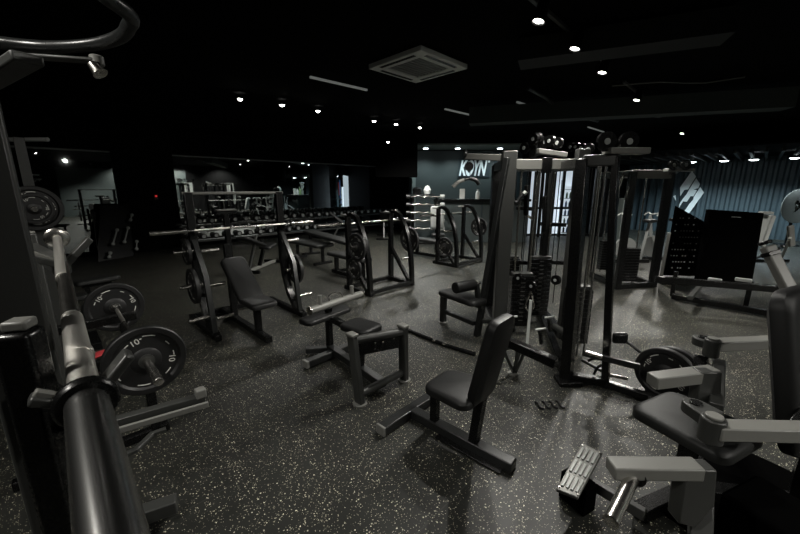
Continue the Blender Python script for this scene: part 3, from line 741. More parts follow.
# weight stacks, guide rods, cables
def stack(c,wd,dp_,h,n_,label=None):
    w=MB(); yw=-math.pi/4
    hh=h/n_
    for k in range(n_): w.box(at(c,.12+hh*(k+.5)),(wd,dp_,hh*.88),yaw=yw)
    w.build('weight_stack',BLK,t,.003)
    w=MB()
    for s in (-1,1): w.tube(at(c+RT*(s*wd*.34),.06),at(c+RT*(s*wd*.34),zT-.08),.0115,nn=12)
    w.build('guide_rods',CHR,t,0)
    MB().tube(at(c,.12+h),at(c,zT-.05),.004,nn=8).build('lift_cable',BLK,t,0)
    MB().box(at(c,.12+h+.02),(wd*.9,dp_*.8,.03),yaw=yw).build('stack_top_plate',MID,t,.004)
    for k in range(1,n_): MB().box(at(c-FW*(dp_/2+.001),.12+hh*(k+.5)),(.05,.004,hh*.3),yaw=yw).build('number_label',MID,t,0)
    q=at(c-FW*(dp_/2),.12+h*.62); MB().tube(q,q-FW*.04,.009,nn=10).build('selector_pin',REDP if 0 else CHR,t,0)
stack((cA*.62+cB*.38)+FW*.1-RT*.03,.26,.14,.62,12)
stack((cA*.2+cB*.8)+FW*.5,.26,.14,.75,14)
stack((n1*.5+cBk*.5)+RT*.06,.24,.14,.60,12)
stack((cA2*.6+cB2*.4)+FW*.1,.26,.14,.65,12)
# slim secondary verticals behind the front beam
for px in (531,545):
    P=cp(px,250,4.5); MB().bar(at(P,.1),at(P,zT-.1),.045,.05).build('slim_upright',DRK,t,.005)
for px in (522,536,553,558):
    P=cp(px,250,4.7); MB().tube(at(P,.2),at(P,zT-.08),.006,nn=8).build('cable',BLK,t,0)
for (x0,x1,yy_,D_) in ((516,534,208,4.9),(541,566,224,4.8),(512,530,262,4.6),(545,566,262,4.6)):
    MB().bar(cp(x0,yy_,D_),cp(x1,yy_+1,D_),.04,.05).build('crossbar',BLK,t,.004)
for px,y0_,y1_,D_ in ((527,185,215,4.3),(545,196,232,4.5)):
    P=cp(px,y0_,D_); Q=cp(px-1,y1_,D_); MB().bar(P,Q,.05,.05).build('cable_carriage',BLK,t,.008); MB().tube(Q,Q+RT*.09+V((0,0,-.05)),.015).build('carriage_pin',CHR,t,.002)
for px,py,D_ in ((519,278,3.95),(556,280,3.9),(532,286,3.8)):
    P=cp(px,py,D_); pulley(P,RT*.8+FW*.5,.055)
for px,py,D_ in ((512,318,3.7),(540,330,3.6),(549,318,3.7)):
    P=cp(px,py,D_); MB().bar(P,P+V((0,0,-.16))+RT*.03,.05,.03).build('black_shroud',BLK,t,.006); MB().tube(P+RT*-.05,P+RT*.06+V((0,0,.02)),.012).build('shroud_pin',SIL,t,.002)
P=(cA*.75+cB*.25)-FW*.12
# low row seat rail, roller and foot triangles
ra=fp(502,339,.42); rb=fp(556,363,.36)
MB().bar(ra,rb,.08,.08).build('row_rail',BLK,t,.008)
MB().tube(ra+RT*-.03,ra+RT*.0-FW*.0+ (rb-ra).normalized()*.08,.05).build('rail_end_knob',MID,t,.006)
fq=fp(513,374,0); 
w=MB(); 
for s in (0,1):
    o_=RT*(s*.13)
    w.bar(at(fq+o_*.2,.02),fp(503,349,.3)+o_,.03,.02).bar(at(fq+o_*.2,.02),fp(520,349,.3)+o_*.4,.03,.02)
w.bar(fp(503,349,.3),fp(524,346,.3),.03,.02)
w.build('foot_rest',MID,t,.003)
MB().tube(at(fq,.0),at(fq,.015),.05).build('foot_pad',GRY,t,.003)
# cable handles in front of stacks: chain and hook
w=MB()
hp=cp(530,302,3.75)
w.path(smooth([hp+V((0,0,.12)),hp+RT*-.05+V((0,0,-.02)),hp+RT*-.03+V((0,0,-.1)),hp+RT*.04+V((0,0,-.1)),hp+RT*.05+V((0,0,-.02)),hp+V((0,0,.12))]),.01,8)
w.build('stirrup_handle',CHR,t,0)
# white hanging straps
MB().bpath([cp(531,300,3.7),cp(529,322,3.68),cp(527,345,3.65)],.03,.012,up=FW).build('strap',PLA,t,.002)
# long thin guide rod pair on near tower
w=MB()
for px in (583,590): 
    P=at(cp(px,300,3.3),0); w.tube(at(P,.1),at(P,zN-.05),.01)
w.build('guide_rods',DCH,t,0)
MB().tube(cp(576,340,3.05),cp(568,338,3.05)+FW*.3,.03).build('rail_knob',MID,t,.004)
# low crossbars to the right with chrome handle
ha=fp(584,353,.33); hb=fp(640,367,.33)
MB().bar(ha,hb,.035,.05).build('side_rail',DRK,t,.004)
MB().tube(fp(586,352,.36),fp(603,357,.36),.018).build('rail_sleeve',CHR,t,.003)
ga=fp(604,374,.12); gb=fp(628,379,.12); MB().tube(ga,gb,.016).build('foot_bar',CHR,t,.003)
beam(at(n2,.04),fp(660,401,.04),.06,.06,BLK,'outrigger')
beam(fp(582,360,.12),fp(612,376,.12),.03,.03,DRK,'outrigger_brace')
MB().path(smooth([fp(588,361,.2),fp(594,358,.24),fp(604,360,.24),fp(606,364,.2),fp(598,366,.2),fp(594,374,.1)]),.012,8).build('pedal_loop',BLK,t,0)
# hanging handle and pad on near post
q=cp(620,338,2.95)
MB().box(q,(.13,.05,.10),yaw=-math.pi/4).build('pad_block',BLK,t,.02)
MB().tube(q+RT*.06+V((0,0,-.03)),cp(640,352,2.9),.014).build('pad_lever',DRK,t,.002)
q=cp(641,353,2.9); MB().tube(q,q+RT*.05+V((0,0,-.01)),.012).build('lever_tip',CHR,t,.002)
# hoop bar high on front with bent ends (pulldown bar)
pb=[(504,195),(508,192.5),(513,201),(517,203),(521,196),(526,192)]
hb_=thing('pulldown_bar','short angled pulldown handle hanging at the front of the cable tower','pulldown bar',cp(515,200,4.1))
MB().path(smooth([cp(x,y,4.1) for x,y in pb],1),.02,10).build('bar',DRK,hb_,0)
for p0,p1 in ((pb[0],pb[1]),(pb[-1],pb[-2])): MB().tube(cp(*p0,4.1),cp((p0[0]+p1[0])/2,(p0[1]+p1[1])/2,4.1),.024).build('grip',PLA if p0 is pb[-1] else GVN,hb_,.003)
MB().tube(cp(515,203,4.1),cp(517,170,4.2),.004).build('hanger_cable',BLK,hb_,0)
# lat pulldown bar hanging before the sign
pb=[(453,187),(458,182),(464,180),(470,178.5),(476,180),(479,184.5)]
lat=thing('lat_bar','curved lat pulldown bar with pale grip hanging left of the cable tower','pulldown bar',cp(466,186,4.6))
pz=[cp(x,y,4.6) for x,y in pb]
MB().path(smooth(pz,2),.017,10).build('bar',DRK,lat,0)
MB().path(smooth(pz[:3],2),.024,10).build('grip',GRY,lat,0); MB().path(smooth(pz[-3:],2),.024,10).build('grip',DRK,lat,0)
MB().tube(cp(470,178,4.6),cp(470,158,4.6),.004).build('hanger_cable',BLK,lat,0)
MB().bar(cp(467,156.5,4.6),at(cA,zat(cA,158)),.07,.07).build('pulldown_arm',GRY,t,.006)
q=cp(466,150,4.6); pulley(q+V((0,0,-.05)),RT,.06); MB().lathe(cp(469,166.5,4.6),FW,[(-.015,0),(-.015,.055),(.015,.055),(.015,0)],20).build('hanging_pulley',BLK,t,.004)
# lat pulldown seat bench
sa=fp(443,322); sb=fp(474,336)
b0=thing('pulldown_bench','dark bench seat with thick foam roller in front of the cable tower','bench',at((sa+sb)/2,0))
z1=zat(sa,296); z2=zat(fp(478,305),300)
c0=fp(452,294,.46); c3_=fp(472,300,.46)
MB().pad((c0+c3_)/2,(.27,.62,.07),yaw=math.atan2((sb-sa).y,(sb-sa).x)-math.pi/2).build('seat_pad',VIN,b0,0)
MB().bar(at(sa,0),at(sa,.43),.07,.07).build('leg',DRK,b0,.006)
MB().bar(at(sa,.16),at(sb,.16),.05,.05).build('stretcher',DRK,b0,.005)
MB().bar(at(sa,.40),at(sb+(sb-sa)*.2,.40),.05,.05).build('seat_rail',DRK,b0,.005)
MB().tube(at(sa,0),at(sa,.012),.06).build('foot_pad',GRY,b0,.003)
ra=fp(455,288,.66); rb=fp(480,283,.66)
MB().tube(ra,ra+(rb-ra)*.75,.065,nn=24).build('foam_roller',VIN,b0,.01)
MB().tube(ra+(rb-ra)*.7,rb,.018).build('roller_axle',CHR,b0,.002)
MB().bar(ra+(rb-ra)*.85,at(sb+(sb-sa)*.1,.40),.05,.05).build('roller_post',DRK,b0,.005)
# floor hose from roller bench to tower
MB().path(smooth([fp(x,y,.02) for x,y in [(404,328),(415,333),(425,337),(440,343),(455,348),(468,352),(475,354)]]),.022,8).build('floor_strap',BLK,None,0,'black strap bar lying on the floor between bench and cable tower','strap')
w=MB()
for x,y in ((434,340.5),(444,344)): w.box(fp(x,y,.045),(.035,.03,.02),yaw=.3)
w.build('strap_clips',CHR,[o for o in COL.objects if o.name=='floor_strap'][0],.003)
# four small black bands on floor
for i in range(4):
    P=fp(541+i*6,406-.5*i,.012)
    pz=[fp(535+i*7,401.5-.3*i,.01),fp(538+i*7,403-.3*i,.01),fp(539+i*7,405.5-.3*i,.01),fp(541+i*7,408-.3*i,.01),fp(544+i*7,408.5-.3*i,.01)]
    MB().path(smooth(pz,1),.009,8).build('rubber_clip',RUB,None,0,['leftmost','second from left','third from left','rightmost'][i]+' of four small black clips lying on the floor','clip','small clips on the floor')
# plate standing at the outrigger
pc=fp(665,374,.225)
fx=(V((0,0,H))-pc); fx.z=0; fx.normalize()
ax=(fx*.8+RT*-.35).normalized()
plate(pc+V((0,0,.0)),ax,'large black plate with pale markings standing on its edge behind the grey lever arm',roll=.6)
plate(pc-ax*.055+RT*.05,ax,'second black plate standing just behind the large marked plate',scale=.98)
t=thing('plate_stand','low black floor stand holding two plates upright','plate stand',at(pc,0))
MB().box(at(pc-ax*.03,.012),(.34,.2,.024),yaw=math.atan2(ax.y,ax.x)+math.pi/2).build('base',BLK,t,.004)
MB().tube(at(pc+ax*.12,.225),at(pc-ax*.2,.225),.022).build('peg',BLK,t,.003)
MB().bar(at(pc-ax*.2,.0),at(pc-ax*.2,.26),.06,.05).build('post',BLK,t,.004)

# ------------------------------------------------------------ second cable tower behind
e0=fp(652,287); e1=fp(617,289)
t=thing('cable_tower','farther cable tower with twin pulleys, in front of the corrugated wall','cable machine',at((e0+e1)/2,0))
zT2=zat(e0,172)
for P,wd in ((e0,.12),(e1,.10)):
    MB().box((P.x,P.y,zT2/2),(wd,.09,zT2),yaw=-math.pi/4).build('upright',BLK,t,.008)
g1=e1+FW*1.0; g0=e0+FW*1.0
for P in (g0,g1): MB().box((P.x,P.y,zT2/2),(.09,.09,zT2),yaw=-math.pi/4).build('upright',BLK,t,.008)
MB().bar(at(e0,zT2-.04),at(e1,zT2-.04),.09,.14).build('top_beam',GRY,t,.008)
MB().bar(at(g0,zT2-.03),at(g1,zT2-.03),.09,.1).build('top_beam',MID,t,.008)
for a_,b_ in ((e0,g0),(e1,g1)):
    MB().bar(at(a_,zT2-.03),at(b_,zT2-.03),.08,.1).build('side_beam',MID,t,.008); MB().bar(at(a_,.05),at(b_,.05),.08,.09).build('base_rail',BLK,t,.008)
MB().bar(at(e0,.05),at(e1,.05),.09,.09).build('base_rail',BLK,t,.008)
q=cp(679,170,5.9); MB().box(q,(.42,.12,.05),yaw=-math.pi/4).build('pulley_plate',GRY,t,.006)
MB().bar(q,at(e0,zT2-.02),.08,.06).build('pulley_arm',BLK,t,.006)
for px in (673.5,685.5): pulley(cp(px,165,5.85),FW,.085,BLK)
for c_ in ((e0*.35+e1*.65)+FW*.1,(g0*.5+g1*.5)):
    zz=.12
    w=MB()
    for k in range(12): w.box(at(c_,.14+k*.05),(.26,.14,.044),yaw=-math.pi/4)
    w.build('weight_stack',BLK,t,.003)
    w=MB()
    for s in (-1,1): w.tube(at(c_+RT*s*.09,.06),at(c_+RT*s*.09,zT2-.08),.0115,nn=10)
    w.build('guide_rods',CHR,t,0)
for px,py in ((620,186),(625,200)):
    q=cp(px,py,6.0); MB().tube(q,q+V((0,0,.2))+RT*.03,.016).build('handle',CHR,t,.002)
# ------------------------------------------------------------ perforated panel
pa=fp(663,283); pb_=fp(694,284)
zt_=zat(pa,206); zt2=zat(pb_,222)
t=thing('perforated_panel','black perforated shield panel with slanted top, below the diamond wall logo','machine panel',at((pa+pb_)/2,0))
dd=(pb_-pa); L=dd.length; dd.normalize(); nn_=V((dd.y,-dd.x,0)); 
if nn_.dot(FW)>0: nn_=-nn_
w=MB(); w.poly([at(pa,.15),at(pb_,.15),at(pb_,zt2),at(pa,zt_)],-nn_*.03); w.build('panel',PAN,t,.004)
rng=random.Random(3)
for r_ in range(9):
    for c_ in range(9):
        if rng.random()<.42: continue
        z=.3+r_*.115; x=.06+c_*(L-.1)/9
        MB().box(at(pa+dd*x+nn_*.002,z),(.022,.006,.022),yaw=math.atan2(dd.y,dd.x)).build('perforation',SIL,t,0)
MB().bar(at(pa-dd*.05,.0),at(pa-dd*.03,.95),.06,.05).build('edge_post',GRY,t,.004)
MB().bar(at(pa-dd*.1,.03)+nn_*.0,at(pb_+dd*.1,.03),.3,.05).build('foot',BLK,t,.005)
# ------------------------------------------------------------ big black backed machine with low frame
fa=fp(697,292); fb=fp(757,297)
ta_=fp(697,279,.42); 
t=thing('black_panel_machine','machine with large plain black back panel on a low black frame','exercise machine',at((fa+fb)/2,0))
DM=5.75
q=[cp(698,281,DM),cp(752,286,DM),cp(764.5,213,DM+.25),cp(710,209.5,DM+.25)]
w=MB(); w.poly(q,FW*.09); w.build('back_panel',PAN,t,.012)
m_=(q[2]*.5+q[3]*.5)*.92+(q[0]*.5+q[1]*.5)*.08; dd=(q[2]-q[3]).normalized()
MB().bar(m_-dd*.09-FW*.01,m_+dd*.07-FW*.01,.006,.012).build('brand_strip',SIL,t,.001)
def rail(px0,py0,px1,py1,z,wd,h,m,nm_): MB().bar(fp(px0,py0,z),fp(px1,py1,z),wd,h).build(nm_,m,t,.006)
rail(655,279,790,290,.42,.08,.09,BLK,'upper_rail'); rail(672,296,796,318,.06,.08,.08,BLK,'lower_rail'); rail(690,298,705,280,.2,.06,.06,MID,'link')
for px,py in ((672,296),(745,309),(790,317)): P=fp(px,py); MB().bar(at(P,0),at(P,.42),.06,.06).build('leg',BLK,t,.006)
for px0,px1 in ((708,722),(735,752)): MB().bar(fp(px0,279,.46),fp(px1,281,.46),.06,.05).build('side_pad',SIL,t,.01)
MB().bar(cp(769,215,6.4),cp(758,246,6.4),.09,.2,up=FW).build('white_side_cover',PLA,t,.02)
MB().box(cp(766,213,6.45),(.2,.1,.05),yaw=-math.pi/4).build('top_handle',PLA,t,.01)
# ------------------------------------------------------------ grey plate-loaded press machine, right foreground
t=thing('plate_loaded_press','plate-loaded press machine with thick grey lever arms at the right edge','exercise machine',at(fp(730,470,.3),0))
def arm(px0,py0,px1,py1,z0,z1,w_=.075,h_=.065,m=GRY,nm_='lever_arm'): return MB().bar(fp(px0,py0,z0),fp(px1,py1,z1),w_,h_).build(nm_,m,t,.006)
arm(715,345,800,341,.80,.80); arm(652,381,714,373,.78,.80); arm(714,430,812,432,.76,.76,.075,.06); arm(610,468,698,469,.74,.75,.07,.05)
def hub(px,py,z,r=.055,m=MID):
    c=fp(px,py,z); o=MB().tube(c-V((0,0,.06)),c+V((0,0,.05)),r,nn=24).build('pivot_hub',m,t,.006)
    MB().tube(c+V((0,0,.05)),c+V((0,0,.062)),r*.7,nn=24).build('hub_cap',GRY,o,.003)
hub(712,347,.80,.042); hub(712,428,.76,.045)
def ear(px,py,z,px2,py2,r=.055):
    a=fp(px,py,z); b3=fp(px2,py2,z); dd=(b3-a).normalized(); s=V((-dd.y,dd.x,0))
    w=MB(); ring=[a+s*r,]+[a+(-dd*math.sin(k*math.pi/8)+s*math.cos(k*math.pi/8))*r for k in range(1,8)]+[a-s*r,b3-s*r*1.2,b3+s*r*1.2]
    w.poly(ring,V((0,0,.05))); o=w.build('pivot_bracket',MID,t,.005)
    MB().tube(a+V((0,0,.048)),a+V((0,0,.058)),r*.5,nn=20).build('bracket_bolt',BLK,o,.002)
ear(702,345,.78,714,347); ear(694,413,.74,712,424,.05)
# brackets hanging below arms
for px,py,z in ((712,378,.80),(702,478,.74)):
    w=MB(); c=fp(px,py,z); w.poly([c+RT*-.06+V((0,0,.03)),c+RT*.05+V((0,0,.03)),c+RT*.07+V((0,0,-.12)),c+RT*.02+V((0,0,-.22)),c+RT*-.05+V((0,0,-.2))],FW*.06)
    w.build('arm_bracket',MID,t,.006)
arm(719,362,716,408,.70,.68,.06,.05,MID,'link_bar')
arm(702,478,700,540,.6,.45,.07,.06,MID,'link_bar')
# plate horn
h0=fp(636,470,.72); h1=fp(611,521,.70)
MB().tube(h0,h1,.0235,nn=28).build('plate_horn',CHR,t,.004)
MB().lathe(h0+(h1-h0)*.1,h1-h0,[(-.01,.02),(-.01,.042),(.01,.042),(.01,.02)],28).build('horn_collar',BLK,t,0)
MB().lathe(h1,h1-h0,[(-.02,.0235),(-.02,.0248),(.005,.0248),(.008,.02),(.008,0)],28).build('horn_cap',CHR,t,0)
# seat, back pad, frame
sc=fp(694,424,.50)
MB().pad(sc,(.42,.46,.08),yaw=-.35,rad=.07).build('seat_pad',GVN,t,0)
MB().bar(at(sc,.46),at(sc,.06),.09,.09).build('seat_post',BLK,t,.006)
bk=dp(801,368,1.75)
MB().pad(bk,(.42,.8,.1),R=M.Rotation(-.35+math.pi*.5*0,3,'Z')@M.Rotation(math.radians(78),3,'X'),rad=.09).build('back_pad',VIN,t,0)
bx=at(bk,0)+RT*.18
MB().bar(at(bx,.02),at(bx,1.35),.09,.09).build('main_post',BLK,t,.006)
MB().bar(at(sc,.08),at(bx,.08),.09,.09).build('base_beam',BLK,t,.006)
MB().bar(at(bx,.74),fp(800,432,.72),.08,.08).build('arm_mount',BLK,t,.006)
MB().bar(at(bx,.78),fp(792,341,.78),.08,.08).build('arm_mount',BLK,t,.006)
ti0=dp(767,246,2.05); ti1=dp(806,322,1.95)
MB().bar(ti0,ti1,.06,.05,up=FW).build('inclined_arm',GRY,t,.008)
dd=(ti1-ti0).normalized()
MB().bar(ti0+dd*.035,ti0+dd*.06,.068,.058,up=FW).build('arm_strap',BLK,t,.004)
MB().tube(ti0-dd*.01,ti0-dd*.03,.032).build('arm_end_cap',BLK,t,.006)
MB().bar(ti1,at(bx,1.15),.08,.08).build('arm_carrier',BLK,t,.006)
# shroud, dark mass lower right
c=fp(770,520,.28); MB().box(at(c,.2),(.3,.26,.34),yaw=-.4).build('weight_shroud',PAN,t,.02)
c=fp(735,505,.05); MB().box(at(c,.03)+V((.1,-.1,0)),(.95,.62,.06),yaw=-.25).build('shade_deck',PAN,t,.01)  # shade on the floor under the machine, drawn as a thin black sheet
MB().bar(fp(722,500,.2),fp(745,512,.2),.02,.015).build('trim_strip',MID,t,.002)
for px,py,qx,qy in ((648,402,676,407),(675,356,706,366)): MB().bar(fp(px,py,.1),fp(qx,qy,.12),.07,.07).build('frame_rail',BLK,t,.006)
MB().bar(fp(700,360,.7),at(fp(720,395,.2),.05),.07,.07).build('rear_post',BLK,t,.006)
MB().bar(at(fp(720,395,.2),.05),at(sc,.05),.07,.08).build('base_beam',BLK,t,.006)
# tread foot plate
pq=[fp(557,490,.17),fp(578,499,.17),fp(603,453,.27),fp(583,443,.27)]
pq=[fp(556,489,.20),fp(578,498,.20),fp(603,452,.26),fp(582,443,.26)]
nz=(pq[1]-pq[0]).cross(pq[3]-pq[0]).normalized()
if nz.z<0: nz=-nz
w=MB(); w.poly(pq,-nz*.02); tp_=w.build('foot_plate',TRD,t,.005)
w=MB()
for r_ in range(4):
    for k in (0,1,2):
        u0,u1=.08+k*.3,.08+k*.3+.24; v=.17+r_*.22
        def L_(u,v): return (pq[0]*(1-v)+pq[1]*v)*(1-u)+(pq[3]*(1-v)+pq[2]*v)*u
        w.bar(L_(u0,v)+nz*.003,L_(u1,v)+nz*.003,.013,.008,up=nz)
w.build('tread_rib',SIL,tp_,.002)
w=MB()
for u,v in ((.05,.08),(.05,.92),(.95,.08),(.95,.92)): w.tube(L_(u,v),L_(u,v)+nz*.005,.006,nn=8)
w.build('rivet_heads',CHR,tp_,0)
cc=(pq[0]+pq[1]+pq[2]+pq[3])/4
MB().box(at(cc,.09)+FW*-.0,(.1,.16,.17),yaw=-.3).build('foot_plate_stand',PAN,t,.006)
MB().bar(fp(592,484,.1),fp(645,515,.1),.035,.06).build('foot_link',MID,t,.004)
MB().bar(at(fp(640,508,.08),.05),at(sc,.05),.08,.08).build('base_beam',BLK,t,.006)

# ------------------------------------------------------------ reception: sign, counter, bottles
def mesh_on_plane(me,C,right,up):
    nrm=right.cross(up); R=M((right,up,nrm)).transposed().to_4x4(); me.transform(M.Translation(C)@R); return me
me=text_mesh('KOYN',1.0,.012,shear=.32,off=.035,space=.92)
xs=[v.co.x for v in me.vertices]; ys=[v.co.y for v in me.vertices]
c0=cp(459,176,D0-.06); c1=cp(487.5,160,D0-.06)
W_=(c1-c0).dot(RT); H_=c1.z-c0.z
me.transform(M.Translation((-(min(xs)+max(xs))/2,-(min(ys)+max(ys))/2,0))); me.transform(M.Diagonal((W_/(max(xs)-min(xs)),H_/(max(ys)-min(ys)),1,1)))
mesh_on_plane(me,(c0+c1)/2,RT,V((0,0,1)))
w=MB(); w.bm.from_mesh(me)
t=thing('wall_sign','white slanted letter sign reading KOYN on the slate reception wall','sign',(c0+c1)/2)
w.build('lettering',DIAG,t,0)
sb_=[cp(x,y,D0-.02) for x,y in ((457,177.5),(489,177.5),(491,158.5),(459,158.5))]
w=MB(); w.poly(sb_,-FW*.015); w.build('sign_backing',DTE,t,.002)
w=MB(); q=cp(489,161.5,D0-.05); w.lathe(q,-FW,[(0,0),(0,.04),(.01,.04),(.01,0)],10); w.build('trademark_dot',DIAG,t,0)
ctz=1.16
ca_=at(cp(434,200,11.6),0); cb_=at(cp(531,200,11.6),0)
t=thing('reception_counter','dark slate reception counter under the letter sign','counter',(ca_+cb_)/2)
zc0=zat(ca_,194.5)
def top_at(px): 
    P=at(cp(px,200,11.6),0); return P
zq=zat((ca_+cb_)/2,199)
c_=(ca_+cb_)/2
MB().box(at(c_+FW*.3,zq-.04),((cb_-ca_).length,.7,.08),yaw=-math.pi/4).build('worktop',BLK,t,.008)
MB().box(at(c_+FW*.3,(zq-.08)/2),((cb_-ca_).length-.1,.5,zq-.08),yaw=-math.pi/4).build('front_panel',TEA,t,.006)
MB().box(at(c_+FW*.045,(zq-.08)/2),(.04,.012,zq-.1),yaw=-math.pi/4).build('panel_joint',DTE,t,.002)
def bottle(px,h,m,label,r=.045,cap=WHT,dep=11.75):
    P=at(cp(px,200,dep),zq); t=thing('bottle',label,'bottle',P)
    MB().lathe(P,(0,0,1),[(0,0),(0,r),(h*.62,r),(h*.75,r*.8),(h*.85,r*.45),(h*.88,r*.45),(h*.88,0)],16).build('body',m,t,0)
    MB().lathe(P+V((0,0,h*.88)),(0,0,1),[(0,0),(0,r*.55),(h*.12,r*.5),(h*.12,0)],12).build('cap',cap,t,0)
bottle(477.5,.30,WHT,'white shaker bottle on the counter, right of centre',.07)
bottle(492,.42,GRN,'slim pale green bottle on the counter near the display',.04)
bottle(497,.3,GRN,'short pale green bottle between the slim bottle and the flowers',.045)
P=at(cp(462,200,11.75),zq); MB().box(P+V((0,0,.16)),(.16,.1,.32),yaw=-.9).build('card_stand',WHT,None,.006,'white leaning card stand on the reception counter','card stand')
P=at(cp(501,200,11.8),zq); t=thing('flower_arrangement','pale plant arrangement at the right end of the counter','plant',P)
MB().lathe(P,(0,0,1),[(0,0),(0,.07),(.2,.09),(.2,.07),(.18,0)],16).build('vase',PLA,t,0)
w=MB(); rng=random.Random(5)
for k in range(26):
    a_=rng.uniform(0,6.28); q=P+V((math.cos(a_)*.13*rng.random(),math.sin(a_)*.13*rng.random(),.2+rng.uniform(.05,.45)))
    w.lathe(q,(rng.uniform(-.5,.5),rng.uniform(-.5,.5),1),[(-.03,0),(-.01,.03),(.02,.035),(.04,0)],7)
    w.tube(P+V((0,0,.15)),q,.005,nn=5)
w.build('foliage',PLA,t,0)
# barbell rack beside counter
ra=at(cp(413,236,11.0),0); rb=at(cp(437,236,11.0),0); 
t=thing('fixed_barbell_rack','tall black rack holding fixed curl bars left of the counter','barbell rack',(ra+rb)/2)
zr=zat(ra,196)
for P in (ra,rb):
    MB().bar(at(P,0),at(P+FW*.25,zr),.07,.07).build('upright',BLK,t,.006); MB().bar(at(P-FW*.3,.04),at(P+FW*.5,.04),.07,.08).build('foot',BLK,t,.006)
MB().bar(at(ra+FW*.1,.06),at(rb+FW*.1,.06),.06,.06).build('cross_member',BLK,t,.006)
cb0=None
for k in range(5):
    z=zr-.02-k*(zr-.3)/5
    P=at((ra+rb)/2+FW*(.25*z/zr-.12),z)
    nm_=['topmost','second','third','fourth','lowest'][k]
    if cb0 is None:
        cb0=thing('curl_bar',f'{nm_} fixed bar on the tall rack left of the counter','barbell',P)
        hw=(rb-ra).length/2+.12
        MB().path(smooth([P+RT*x+V((0,0,z_)) for x,z_ in ((-hw,0),(-hw*.6,0),(-hw*.4,.04),(-hw*.15,-.02),(hw*.15,.03),(hw*.4,-.02),(hw*.6,0),(hw,0))]),.016,10).build('bar',CHR,cb0,0)
        for s in (-1,1): MB().lathe(P+RT*s*(hw+.03),RT,[(-.07,0),(-.07,.05),(-.055,.065),(.055,.065),(.07,.05),(.07,0)],16).build('head',SIL if s>0 else RUB,cb0,0)
    else:
        c_=copy_tree(cb0); c_.location=P; c_['label']=f"{nm_}{' from the top' if k<4 else ''} fixed bar on the tall rack left of the counter"
P=at((ra*.7+rb*.3)+FW*.3,zr+.02)
MB().box(P+V((0,0,.02)),(.9,.3,.03),yaw=-math.pi/4).build('top_shelf',BLK,t,.004)
MB().lathe(P+RT*-.1+V((0,0,.035)),(0,0,1),[(0,0),(0,.13),(.16,.15),(.2,.1),(.2,0)],18).build('gym_bag',BLK,None,0,'black bag lying on top of the fixed barbell rack','bag')
MB().lathe(P+RT*.22+V((0,0,.035)),(0,0,1),[(0,0),(0,.09),(.12,.12),(.24,.06),(.26,0)],16).build('white_helmet',PLA,None,0,'white rounded object beside the black bag on the barbell rack','gear')
# light grey seated machine behind farthest station
q=at(cp(437,236,9.6),0)
t=thing('pale_back_bench','bench with pale grey back pad behind the farthest press station','bench',q)
MB().pad(at(q,.98),(.36,.62,.09),R=M.Rotation(-math.pi/4,3,'Z')@M.Rotation(math.radians(75),3,'X')).build('back_pad',SIL,t,0)
MB().pad(at(q-FW*.3,.55),(.34,.36,.08),yaw=-math.pi/4).build('seat_pad',VIN,t,0)
MB().bar(at(q+FW*.12,0),at(q+FW*.15,1.2),.07,.07).build('post',BLK,t); MB().bar(at(q-FW*.5,.04),at(q+FW*.4,.04),.07,.08).build('base_rail',BLK,t); MB().bar(at(q-FW*.3,.05),at(q-FW*.3,.5),.06,.06).build('seat_post',BLK,t)
# ------------------------------------------------------------ bright glazed shop front behind the tower
sA,sB=527,604
def dz(px,py,D=D0): return cp(px,py,D)
zb=zat(cp(565,200,D0),166)
struct('window_1',diag(527,606,D0+.9,0.0,zb,.08),DISP)
struct('trim_7',diag(520,610,D0-.1,zb,CZ,.2),BWA)
w=MB()
for px in (528,541,553,562,572,583,594,605):
    a_=at(cp(px,200,D0),0); w.box(at(a_,zb/2),(.09,.08,zb),yaw=-math.pi/4)
for z in (.08,1.05,zb-.05):
    a_=at(cp(528,200,D0),z); b_=at(cp(605,200,D0),z); w.bar(a_,b_,.07,.08)
struct('window_2',w,BLK)
struct('window_3',diag(528,605,D0-.0,0.05,zb-.05,.012),GLS)
# inside: coloured display items
rng=random.Random(9)
for i,(px0,px1,py0,py1,m,lab) in enumerate([(540.5,544.5,178,200,REDP,'red standing banner inside the shop front'),(551,556,174,205,BLU,'blue poster panel inside the shop front'),(560,564,180,200,BLK,'dark coat-like shape hanging in the shop front'),(586,592,205,230,BLU,'blue panel at the right of the shop front')]):
    a_=cp(px0,py1,D0+.55); b_=cp(px1,py0,D0+.55); c_=(a_+b_)/2
    MB().box(c_,((b_-a_).dot(RT),.06,b_.z-a_.z),yaw=-math.pi/4).build('display_panel',m,None,.004,lab,'display')
c_=cp(571.5,218,D0+.5); t=thing('drinks_cooler','upright drinks cooler with stocked shelves inside the shop front','cooler',at(c_,0))
zc=zat(c_,186)
MB().box(at(c_+FW*.12,zc/2),(.68,.06,zc),yaw=-math.pi/4).build('cabinet_back',DISP,t,.004)
for z in [.1+k*.32 for k in range(6)]: MB().box(at(c_,z),(.66,.24,.02),yaw=-math.pi/4).build('shelf',SIL,t,.002)
for k in range(5):
    for j in range(5):
        P=at(c_+RT*(-.26+j*.13),.1+k*.32+.012); m=rng.choice([BLU,GRN,PLA,DTE,BLU])
        MB().lathe(P,(0,0,1),[(0,0),(0,.035),(.15,.035),(.18,.016),(.22,.016),(.22,0)],10).build('bottle',m,None,0,f"{ORD[j]} bottle from the left on the {['lowest','second lowest','middle','second highest','highest'][k]} cooler shelf",'bottle','bottles in the drinks cooler')
# pale column right of shop front
struct('column_pale',MB().box(at(cp(619,250,9.2),.75),(.22,.2,1.5),yaw=-math.pi/4),PALW)
